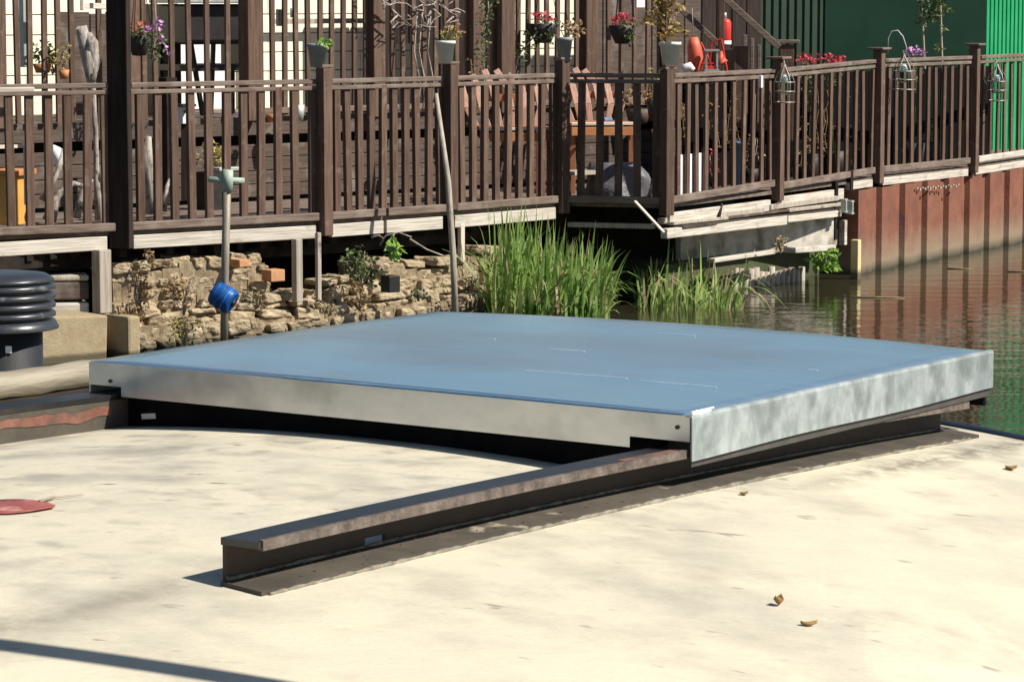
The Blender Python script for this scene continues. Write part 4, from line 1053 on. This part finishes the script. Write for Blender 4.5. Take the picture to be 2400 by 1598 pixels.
# green sheds
def corr(name, px0, px1, Y0, Y1, z0, z1, pitch, depth, m, par):
    A, B = at(px0, 100, Y0), at(px1, 100, Y1); d = V(B.x - A.x, B.y - A.y, 0); Ln = d.length; d.normalize(); nrm = V(d.y, -d.x, 0)
    vs = []; fs = []; s = 0; n_ = 0
    while s < Ln:
        for ds, o in ((0, 0), (.62, 0), (.7, -depth), (.92, -depth)):
            p = A + d * min(Ln, s + ds * pitch) + nrm * o; vs += [V(p.x, p.y, z0), V(p.x, p.y, z1)]
        s += pitch
    n_ = len(vs) // 2
    q = MB().add(vs, [(2 * i, 2 * i + 2, 2 * i + 3, 2 * i + 1) for i in range(n_ - 1)]); o = q.build(name, m, par); t = o.modifiers.new('t', 'SOLIDIFY'); t.thickness = .004; return o
sh = thing('green_shed', 'dark green metal clad shed behind the railing at the right', 'shed', at(2050, 300, 32.5))
corr('ribbed_wall', 1776, 1928, 32.0, 32.4, .3, 3.0, .10, .025, M['shed2'], sh)
q = MB(); a, b = at(1930, 100, 32.42), at(2330, 100, 33.4); q.bar(V(a.x, a.y, 1.65), V(b.x, b.y, 1.65), .06, 2.7); q.build('plain_wall', M['shed'], sh)
q = MB(); a2, b2 = at(1776, 100, 35.5), at(2330, 100, 36.8); a = at(1760, 100, 31.9); b = at(2340, 100, 33.3)
q.prism([V(p.x, p.y, 3.0) for p in (a, b, b2, a2)], V(0, 0, .07)); q.build('roof', M['shed'], sh)
gs = thing('green_fence_sheet', 'bright green corrugated metal fence sheet at the right edge', 'fence', at(2380, 300, 31.6))
corr('corrugated_sheet', 2312, 2520, 31.4, 32.6, .3, 3.0, .074, .02, M['bgreen'], gs)
# near-black boards standing in for the deep shade behind the right-hand railing
df = thing('shade_backdrop', 'near-black boards added for the deep shade low behind the right-hand railing', 'fence', fp(2000, .8, 1.06))
q = MB(); prev = None
for k, px in enumerate(range(1600, 2312, 18)):
    a, b = fp(px, 1.27, 1.06), fp(px + 17, 1.27, 1.06); q.bar(a, b, .02, .90)
q.build('boards', M['pitch'], df)

# stairs rails on the terrace, right
sr = thing('stair_railing', 'pair of sloping brown handrails coming down from the terrace beside the shed', 'handrail', at(1750, 200, 25.2))
q = MB(); q.bar(at(1670, -30, 25.2), at(1826, 112, 25.2), .05, .055); q.build('handrail', M['rail'], sr, .005)
q = MB(); q.bar(at(1598, 24, 25.6), at(1690, 110, 25.6), .05, .05); q.build('handrail', M['rail'], sr, .005)
for px, y0, y1, Y, wd in ((1842, 105, 330, 25.4, .12), (1690, -40, 300, 25.5, .05), (1745, 82, 300, 25.7, .035), (1762, 90, 300, 25.7, .03), (1778, 106, 300, 25.7, .03), (1735, 108, 300, 25.3, .12)):
    a, b = at(px, y1, Y), at(px, y0, Y); q = MB(); q.box((a + b) / 2, wd, wd, b.z - a.z); q.build('post', M['fence'] if wd > .04 else M['rail'], sr, .005)
q = MB(); a = at(1846, 98, 25.4); q.box(a, .19, .15, .03); q.build('post_cap', M['rail'], sr, .005)
# red things by the stairs
def can(name, label, px, py0, py1, wpx, Y, m, cat, group=None):
    a, b = at(px, py1, Y), at(px, py0, Y); r_ = wpx / 2 * Y / 7000; h = b.z - a.z
    e = thing(name, label, cat, a, group); q = MB()
    q.lathe(a, [(0, 0), (r_ * .95, 0), (r_, .01), (r_, h * .86), (r_ * .8, h * .95), (r_ * .4, h), (0, h)], 20); q.build('body', m, e); return e, a, b, r_
e, a, b, r_ = can('gas_bottle', 'glossy red gas bottle with a pale band on a ledge under the stair rail', 1698, 44, 107, 31, 25.8, M['red'], 'gas bottle')
q = MB(); q.lathe(a + UP * .01, [(r_ * 1.03, 0), (r_ * 1.03, .03), (r_, .03)], 20); q.build('band', M['white'], e)
q = MB(); q.tube([b, b + UP * .05], .018, 8); q.build('valve', M['greym'], e)
q = MB(); Yt = 24.9
for pts in (((1642, 100), (1660, 135), (1672, 172)), ((1662, 172), (1668, 100), (1690, 92)), ((1640, 172), (1655, 128), (1672, 112)), ((1690, 92), (1705, 172)), ((1642, 150), (1700, 150))):
    q.tube([at(x, y, Yt) for x, y in pts], .010, 6)
q.weld = False; tag(q.build('red_trolley', M['red']), 'tangled red tubular trolley frame below the stair rail', 'trolley')
q = MB(); p = at(1700, 112, 25.8); q.box(V(p.x, p.y, (p.z + .82) / 2 - .01), .26, .3, p.z - .82); tag(q.build('dark_chest', M['dark_wood'], None, .01), 'dark wooden chest the red gas bottle stands on', 'chest')
e = thing('windsock_bag', 'orange-red cloth bag hanging left of the stairs', 'bag', at(1622, 160, 25.0))
q = MB(); pts = [at(1625, 88, 25), at(1627, 110, 25), at(1630, 135, 25), at(1626, 160, 25), at(1630, 172, 25)]; q.tube(pts, [.035, .06, .065, .05, .02], 12); q.build('cloth', M['orangered'], e)
q = MB(); q.tube([at(1625, 88, 25), at(1622, 20, 25)], .004, 5); q.build('cord', M['twig'], e)
e = thing('red_lantern', 'red cased lantern standing right of the orange-red bag', 'lantern', at(1668, 168, 24.6))
q = MB(); c = at(1668, 140, 24.6)
for dx in (-.045, .045):
    for dy in (-.04, .04): q.bar(c + V(dx, dy, -.09), c + V(dx, dy, .07), .012, .012)
q.box(c + UP * .075, .12, .11, .015); q.box(c - UP * .09, .12, .11, .02); q.build('frame', M['greym'], e)
q = MB(); q.box(c - UP * .07, .08, .08, .03); q.build('base', M['red'], e, .004)
q = MB(); q.tube([at(1690, 120, 24.9), at(1690, 150, 24.9), at(1700, 138, 24.9)], [.012, .05, .03], 8); tag(q.build('orange_buoy', M['orangered']), 'small orange pennant shaped float beside the red lantern', 'float')
q = MB(); q.tube([at(1340 + 260, 165, 23.9), at(1606, 160, 23.9), at(1616, 157, 23.9), at(1626, 165, 23.9)], [.03, .035, .04, .02], 10); tag(q.build('white_ornament', M['white'], None), 'small rounded white ornament on the rail beside the corner post', 'ornament')
q = MB(); q.box(at(1500, 6, 25.6), .098, .02, .09, (LD, LN, UP)); tag(q.build('small_sign', M['paper'], None, .003), 'small pale square plaque above the red flower basket at the top', 'sign')
q = MB(); q.box(at(1722 + 62, 192, fy(1784) * .994), .035, .02, .1, (d, nr, UP)); tag(q.build('white_tag', M['white'], None, .003), 'narrow white tag hung on the railing left of the lantern', 'tag')

# hanging wire lanterns on the railing
def lantern(px, py0, py1, wpx, label, hook=False):
    Y = fy(px) * .985; t = at(px, py0, Y); b = at(px, py1, Y); r_ = wpx / 2 * Y / 7000; h = t.z - b.z
    e = thing('wire_lantern', label, 'lantern', b, 'wire lanterns hung on the railing'); q = MB()
    for zf in (0, .28, .52):
        ring = [V(b.x + r_ * math.cos(k * .524), b.y + r_ * math.sin(k * .524), b.z + h * zf) for k in range(13)]; q.tube(ring, .006, 6, False)
    for k in range(6):
        a_ = k * 1.047; pr_ = [(r_, 0), (r_, .5), (r_ * .7, .72), (.012, .92), (.004, 1)]
        q.tube([V(b.x + rr_ * math.cos(a_), b.y + rr_ * math.sin(a_), b.z + h * zf) for rr_, zf in pr_], .004, 5)
    q.build('cage', M['wire'], e)
    q = MB(); q.lathe(b + UP * (h * .2), [(0, 0), (r_ * .5, 0), (r_ * .62, h * .3), (r_ * .35, h * .5), (r_ * .3, h * .5), (r_ * .55, h * .3), (r_ * .45, .01), (0, .01)], 16); q.build('glass', M['glass'], e)
    q = MB(); q.lathe(b + UP * (h * .5), [(0, 0), (r_ * .4, .0), (r_ * .3, .05), (0, .07)], 12); q.build('cap', M['bright'], e)
    q = MB(); q.tube([t, t + V(0, .04, .03), t + V(0, .09, .03)], .005, 6); q.build('hook', M['wire'], e); return e
lantern(1838, 150, 240, 48, 'wire lantern hung by the third post from the right, nearest the stairs')
lantern(2118, 128, 210, 54, 'wire lantern hung on the railing below the arched hook')
lantern(2336, 150, 236, 48, 'pale wire lantern hung on the railing in front of the bright green sheet')
q = MB(); Y = fy(2100) * .99; q.tube([at(2080, 130, Y), at(2082, 90, Y), at(2090, 74, Y), at(2104, 72, Y), at(2116, 86, Y), at(2124, 110, Y), at(2124, 128, Y)], .006, 6)
tag(q.build('shepherd_hook', M['greym']), 'thin arched wire hook rising above the railing', 'hook')

# garden furniture on the deck
def chair(px0, px1, pys, pyb, Y, label, n=6):
    a, b = at(px0, pys, Y), at(px1, pys, Y); w_ = b.x - a.x
    e = thing('garden_chair', label, 'chair', V((a.x + b.x) / 2, Y, Z_DECK), 'orange garden chairs on the deck'); LD = V(.985, .17, 0); LN = V(.17, -.985, 0)
    zs = a.z; zb = at(px0, pyb, Y).z; o = V(a.x, a.y, 0); bd = -LN
    for k in range(5):
        q = MB(); p = o - bd * .02 + bd * (k * .095); q.bar(V(p.x, p.y, zs), V(p.x + LD.x * w_ * 1.1, p.y + LD.y * w_ * 1.1, zs), .08, .024); q.build('seat_slat', M['palewood'] if k < 1 else M['orange'], e, .004)  # front slat pale, sunlight on the seat put into its colour
    q = MB(); p = o - bd * .05; q.bar(V(p.x, p.y, zs - .06), V(p.x + LD.x * w_ * 1.1, p.y + LD.y * w_ * 1.1, zs - .06), .025, .07); q.build('apron', M['terra'], e, .004)
    for k in range(n):
        p = o + LD * (w_ * 1.1 * (k + .5) / n) + bd * .5; pts = [V(p.x, p.y, zs), V(p.x, p.y, zs) + bd * .0 + V(-.015, 0, (zb - zs) * .33), V(p.x, p.y, zs) + bd * .06 + V(-.04, 0, (zb - zs) * .7), V(p.x, p.y, zb - .17 * ((k + .5) / n * 2 - 1) ** 2) + bd * .14 + V(-.10, 0, 0)]
        bow = .07 * ((k + .5) / n * 2 - 1); pts[1] = pts[1] + LD * bow; pts[2] = pts[2] + LD * bow * 1.1
        q = MB()
        for u_, v_ in zip(pts, pts[1:]): q.bar(u_, v_, .05, .02, bd)
        q.build('back_slat', M['pinkwood'], e, .003)
    zm = zs + (zb - zs) * .5; q = MB(); p = o + bd * .56 + V(-.03, 0, 0); q.bar(V(p.x, p.y, zm), V(p.x + LD.x * w_ * 1.1, p.y + LD.y * w_ * 1.1, zm), .03, .06); q.build('back_rail', M['orange'], e, .004)
    for fx in (.04, 1.06):
        for fb in (0, .46):
            p = o + LD * (w_ * fx) + bd * fb; q = MB(); q.bar(V(p.x, p.y, Z_DECK), V(p.x, p.y, zs - .01), .05, .05); q.build('leg', M['orange'], e, .004)
chair(1126, 1282, 303, 168, 23.2, 'orange slatted garden chair, left one, partly hidden by the closely set balusters')
chair(1336, 1475, 291, 165, 24.3, 'orange slatted garden chair with curved back, right one behind the corner section', 7)
q = MB(); c = at(1388, 286, 24.15); q.box(c + V(.1, 0, .02), .09, .1, .025, (LD, LN, UP))
tag(q.build('folded_cloth', M['bluecloth'], None, .006), 'small pale blue folded cloth lying on the seat of the right chair', 'cloth')
# grey sack
q = MB(); c = at(1445, 470, 23.9); c.z = Z_DECK; hh = .27
vs = []; fs = []; n_, m_ = 18, 8
for i in range(m_ + 1):
    t = i / m_
    for k in range(n_):
        a_ = 2 * math.pi * k / n_; r_ = (.27 * (1 - .45 * t * t) + .035 * math.sin(3 * a_ + 5 * t) + .02 * math.sin(7 * a_ - 3 * t)) * (1 if i < m_ else .25)
        vs.append(c + V(r_ * math.cos(a_), r_ * .6 * math.sin(a_), .004 + hh * min(1, t * 1.06) + (.02 * math.sin(2 * a_ + 1) if i == m_ - 1 else 0)))
for i in range(m_):
    for k in range(n_): fs.append((i * n_ + k, i * n_ + (k + 1) % n_, (i + 1) * n_ + (k + 1) % n_, (i + 1) * n_ + k))
q.add(vs, fs, True); tag(q.build('grey_sack', M['sack']), 'bulging grey plastic sack on the deck behind the corner section', 'sack')
e = thing('trough_table', 'low grey plank bench on the deck left of the grey sack', 'bench', at(1355, 440, 23.8)); c = at(1362, 404, 23.8)
q = MB(); q.bar(c - LD * .16, c + LD * .16, .2, .03); q.build('top', M['greywood'], e)
for sg in (-.13, .13):
    q = MB(); p = c + LD * sg; q.bar(V(p.x, p.y, Z_DECK), V(p.x, p.y, c.z - .015), .03, .15); q.build('leg', M['board'], e)
# clutter behind the right panels
def bucket(px, py0, py1, wpx, Y, m, label, name='bucket', cat='bucket'):
    b = at(px, py0, Y); a = V(b.x, b.y, Z_DECK + .002); h = b.z - a.z; r_ = wpx / 2 * Y / 7000; e = thing(name, label, cat, a); q = MB()
    q.lathe(a, [(0, 0), (r_ * .8, 0), (r_, h * .95), (r_ * 1.05, h * .95), (r_ * 1.05, h), (r_ * .95, h), (r_ * .76, .02), (0, .02)], 22); q.build('body', m, e)
    q = MB(); q.tube([a + V(r_ * math.cos(t), -.01, h + r_ * .3 * math.sin(t)) for t in [math.pi * k / 10 for k in range(11)]], .004, 5); q.build('handle', M['wire'], e); return e
q = MB(); q.bar(fp(1580, 1.0, 1.0028), fp(1648, 1.0, 1.0028), .012, .36); tag(q.build('white_board', M['white'], None, .003), 'white board standing on the deck against the railing just right of the corner post', 'board')
bucket(1728, 332, 420, 34, 24.9, M['bluecloth'], 'tall blue can behind the railing right of the white board', 'water_can', 'water can')
bush('red_geranium', 'small red flowered plant on the deck between the white board and the blue can', at(1672, 385, 24.5), (.05, .05, .12), 60, .03, M['petalred'], 'plant')
q = MB()
for k in range(70):
    px = R.uniform(1590, 2260); Y = fy(px) * 1.03; p = at(px, R.uniform(200, 420), Y)
for px, lab in ((1600, 'withered plant strands caught in the railing right of the corner post'), (1900, 'withered plant strands caught in the railing below the red flowers')):
    q = MB()
    for k in range(9 if px == 1600 else 12):
        x = px + R.uniform(-20, 130); Y = fy(x) * 1.012; y = R.uniform(180, 250); pts = []
        for j in range(6): pts.append(at(x, y, Y)); x += R.uniform(-7, 7); y += R.uniform(20, 40)
        q.tube(pts, .003, 4)
        for p in pts: leaves(q, p, (.02, .02, .03), 3, .028)
    q.weld = False; tag(q.build('withered_vine', M['dry']), lab, 'vine')

# left side of the deck
e = thing('orange_planter', 'orange-topped ochre box planter on the deck at the left edge', 'planter', at(30, 515, 20.8))
c = at(30, 455, 20.9); bx = (V(.94, -.34, 0).normalized(), V(.34, .94, 0).normalized(), UP)
q = MB(); q.box(V(c.x, c.y, Z_DECK + .175), .19, .19, .345, bx); q.build('box', M['ochre'], e, .006)
q = MB(); q.box(V(c.x, c.y, Z_DECK + .365), .25, .25, .04, bx); q.build('rim', M['terra'], e, .006)
def drift(label, paths, s=1.05):
    e_ = thing('driftwood', label, 'driftwood', at(paths[0][0][0], paths[0][0][1], fy(paths[0][0][0]) * s), 'driftwood sculptures'); q = MB()
    for p in paths:
        pts = [at(x, y, fy(x) * s) + V(R.uniform(-.01, .01), R.uniform(-.03, .03), 0) for x, y, r_ in p]; q.tube(pts, [r_ for x, y, r_ in p], 8)
    q.build('branch', M['drift'], e_); return e_
drift('tall pale driftwood standing behind the left railing beside the tall post', [[(232, 520, .03), (228, 420, .022), (224, 310, .018), (215, 195, .03), (205, 120, .05), (192, 62, .04)], [(218, 190, .03), (218, 150, .045), (214, 100, .05), (206, 80, .03)], [(200, 110, .025), (190, 85, .03), (186, 66, .02)], [(228, 430, .02), (245, 410, .028), (252, 400, .014)], [(230, 470, .02), (250, 448, .016)]])
drift('small gnarled brown driftwood stump on the deck right of the tall post', [[(345, 500, .05), (350, 430, .04), (342, 370, .05), (352, 320, .02)], [(350, 440, .03), (368, 460, .02), (376, 488, .014)], [(352, 400, .03), (338, 420, .02)], [(385, 495, .03), (390, 440, .016), (398, 420, .012)]])
drift('dark tangle of roots on the deck left of the tall post', [[(120, 515, .05), (130, 460, .03), (170, 430, .02), (205, 440, .016)], [(100, 470, .03), (140, 400, .02), (150, 350, .012)], [(180, 510, .03), (190, 450, .02), (215, 420, .014)]], 1.04)
fr_ = thing('hanging_trellis', 'pale wooden trellis bar hung between balusters at the top left', 'trellis', at(225, 15, 21.3))
q = MB(); q.bar(at(190, 13, 21.3), at(266, 17, 21.5), .03, .04); q.build('crossbar', M['palewood'], fr_, .004)
for x in (192, 262):
    q = MB(); q.bar(at(x, -60, 21.3), at(x, 25 if x < 200 else 14, 21.3), .025, .025); q.build('upright', M['palewood'], fr_, .004)
q = MB(); lbox(q, 50, 66, -20, 158, 1.12, .06); tag(q.build('grey_board', M['greym'], None, .004), 'upright pale grey board leaning behind the left end of the terrace railing', 'board')
bush('terrace_plant', 'yellow-leaved plant in the gap left of the driftwood', lz(128, 140, 1.12), (.12, .08, .09), 90, .045, M['yellowmoss'], 'plant')
lb = thing('ledge_shelf', 'pale plank shelf resting on the railing at the left edge', 'shelf', fp(30, 1.8)); q = MB(); q.bar(at(-60, 212, fy(0) * .99), at(80, 210, fy(60) * .99), .12, .03); q.build('plank', M['palewood'], lb, .004)

# more things on the terrace and the deck
def simple_pot(px, py0, py1, wpx, Y, m, label, leaf=None, lr=.1, n=50, size=.04, lh=.1, cat='plant pot'):
    z1 = at(px, py0, Y); z0 = at(px, py1, Y); rt = wpx / 2 * Y / 7000; h = z1.z - z0.z
    e = thing('plant_pot', label, cat, z0); q = MB(); q.lathe(z0, [(0, .002), (rt * .7, .002), (rt, h), (rt * .9, h), (0, h * .85)], 18); q.build('bowl', m, e)
    if leaf:
        q = leaves(MB(), z1 + UP * lh, (lr, lr * .8, lh), n, size); q.build('foliage', leaf, e)
        q = stems(MB(), z1, [z1 + V(R.uniform(-lr, lr) * .6, 0, lh * R.uniform(.8, 1.7)) for _ in range(4)]); q.build('stem', M['twig'], e)
YT = lambda px: ly(px, 1.085)
simple_pot(640, 268, 286, 34, YT(640), M['terra'], 'shallow terracotta bowl on the terrace edge between the cross-topped pole and the grey pot')
simple_pot(700, 246, 284, 30, YT(700), M['greym'], 'small pale metal pot on the terrace edge below the grey pot')
simple_pot(100, 150, 172, 46, ly(100, 1.11), M['terra'], 'orange trough of green leaves behind the left end of the terrace railing', M['green'], .1, 60, .045, .1)
simple_pot(150, 164, 186, 26, ly(150, 1.09), M['terra'], 'small orange pot with spiky stalks beside the driftwood', M['yellowmoss'], .07, 40, .04, .12)
simple_pot(1535, 235, 285, 40, 24.6, M['potblack'], 'dark pot of yellow-green leaves behind the corner post', M['yellowmoss'], .07, 70, .04, .14)
simple_pot(1495, 255, 292, 60, 24.9, M['board'], 'brown half barrel of dry flowers beside the right garden chair', M['dry'], .14, 120, .04, .1)
simple_pot(1760, 395, 428, 40, 25.0, M['potblack'], 'black pot of withered stalks behind the railing left of the wire lantern post', M['reeddry'], .1, 70, .035, .16)
simple_pot(1905, 385, 412, 44, 26.4, M['potblack'], 'black pot of dry leaves low behind the middle right-hand railing panel', M['dry'], .12, 80, .035, .14)
simple_pot(2180, 330, 378, 36, 28.4, M['potblack'], 'black pot with a pale green sprig behind the second panel from the right', M['lime'], .05, 22, .05, .12)
q = MB(); lbox(q, 382, 408, 182, 480, 1.062, .1); tag(q.build('tarred_stump', M['under'], None, .006), 'near-black upright timber on the deck between the bird box and the brown driftwood stump', 'timber')
q = MB(); lbox(q, -60, 75, 340, 348, 1.03, .05); lbox(q, 60, 75, 340, 480, 1.03, .05); q.weld = False; tag(q.build('white_rod', M['palewood']), 'thin pale rail standing behind the orange-topped planter', 'rail')
q = MB(); c = at(130, 372, 21.6); q.tube([c + V(-.03, 0, .08), c + V(0, 0, .05), c + V(.04, 0, -.03), c + V(.1, 0, -.06)], [.03, .05, .045, .02], 10); tag(q.build('white_bag', M['paper']), 'crumpled pale bag behind the left railing above the roots', 'bag')
q = MB(); pts = [at(330 + 30 * math.cos(t) * .6, 285 + 18 * math.sin(t), 22.0) for t in [math.pi * (.05 + .9 * k / 9) for k in range(10)]]; q.tube(pts, .008, 6); tag(q.build('wire_hoop', M['greym']), 'bent pale wire hoop behind the railing right of the tall post', 'hoop')
q = MB(); lbox(q, 505, 562, 392, 400, 1.03, .1); tag(q.build('grey_tray', M['greym'], None, .004), 'pale grey tray on the deck behind the cross-topped pole', 'tray')
for x, yy, lab in ((1215, 250, 'pale pink flowering twig trailing behind the railing left of the leaning stake reeds'), (1105, 200, 'pale seed heads hanging behind the railing right of the leaning stake')):
    q = MB(); pts = [at(x + R.uniform(-5, 5), yy - 60 + 18 * k, 22.9) for k in range(9)]; q.tube(pts, .004, 5)
    for p in pts: leaves(q, p, (.03, .03, .03), 4, .03)
    tag(q.build('trailing_plant', M['reeddry']), lab, 'plant')
q = MB(); lbox(q, 640, 850, 44, 56, 1.192, .03); tag(q.build('window_ledge', M['greywood'], None, .004), 'narrow grey ledge across the cream wall behind the grey pot', 'ledge')
q = MB(); lbox(q, 650, 664, 22, 62, 1.185, .05); tag(q.build('dark_ornament', M['blackm'], None, .008), 'small dark ornament on the grey ledge', 'ornament')
q = MB(); q.tube([lz(688, 20, 1.18), lz(688, 42, 1.18)], .03, 10); tag(q.build('teal_jar', M['teal']), 'small pale teal jar beside the dark ornament on the ledge', 'jar')
# planks and litter under the deck corner
for (x0, y0, x1, y1, h_, s_, m, lab) in ((1572, 524, 1700, 511, 7, .996, 'greywood', 'short grey plank lying on the ledge under the right-hand railing'), (1690, 512, 1850, 492, 6, .997, 'board', 'brown rotten plank on the ledge under the third post from the right'), (1668, 611, 1810, 590, 10, 1.0, 'bleached', 'long pale plank along the foot of the concrete wall above the reeds')):
    q = MB(); q.bar(at(x0, y0, fy(x0) * s_), at(x1, y1, fy(x1) * s_), .06, h_ * 24 / 7000); tag(q.build('loose_plank', M[m], None, .005), lab, 'plank', 'planks under the deck corner')
q = MB(); q.tube([at(1680, 530, 23.7), at(1685, 508, 23.7), at(1692, 478, 23.8)], [.012, .016, .01], 6); tag(q.build('dark_stalk', M['under']), 'short dark stalk poking up in front of the bleached edge board', 'stalk')
# poles standing in the canal edge
e = thing('mooring_pole', 'galvanised mooring pole with a T-shaped top and a blue float around its middle', 'pole', at(525, 800, 19.75)); Y = 19.75
q = MB(); q.tube([at(525, 830, Y), at(528, 600, Y), at(533, 415, Y)], .0265, 14); q.build('tube', M['polemetal'], e)
q = MB(); q.tube([at(533, 450, Y), at(534, 398, Y)], .036, 12); q.build('collar', M['teal'], e)
q = MB(); q.tube([at(488, 421, Y - .02), at(572, 424, Y + .05)], .021, 10); q.build('crossbar', M['teal'], e)
c = at(524, 697, Y - .02); ax = V(.78, -.25, -.45).normalized()
q = MB(); q.tube([c - ax * .075, c - ax * .06, c + ax * .06, c + ax * .075], [.074, .084, .084, .07], 18)
for k in range(3): q.tube([c + ax * (-.045 + .04 * k - .008), c + ax * (-.045 + .04 * k + .004)], .0865, 18); q.build('float', M['blue'], e)
q = MB(); q.tube([c + ax * .076, c + ax * .092], [.03, .012], 8); q.build('float_plug', M['potblack'], e)
q = MB(); Y = 21.35; q.tube([at(1068, 760, Y), at(1062, 600, Y), at(1050, 420, Y + .05), at(1022, 220, Y + .2)], [.024, .024, .021, .015], 10)
tag(q.build('leaning_stake', M['greywood']), 'tall grey wooden stake leaning left against the railing', 'stake')
# black box plate on the wall
q = MB(); lo = at(915, 665, 21.2); q.box(lo, .10, .1, .12, (LD, LN, UP)); tag(q.build('dark_box', M['blackm'], None, .005), 'small black box set into the rubble wall', 'box')
# rope strand on ripples / floating twigs
for k, (px, py, l_) in enumerate(((1990, 696, 130), (2220, 629, 60), (2360, 636, 90))):
    a, b = pz(px, py, .004), pz(px + l_, py + 2, .004); q = MB(); q.tube([a, a.lerp(b, .5) + V(0, .02, 0), b], [.006, .008, .004], 6)
    tag(q.build('floating_twig', M['reeddry']), ('pale twig floating below the yellow stake', 'short twig floating close under the steel piling', 'long twig floating at the right edge')[k], 'twig', 'twigs floating on the water')
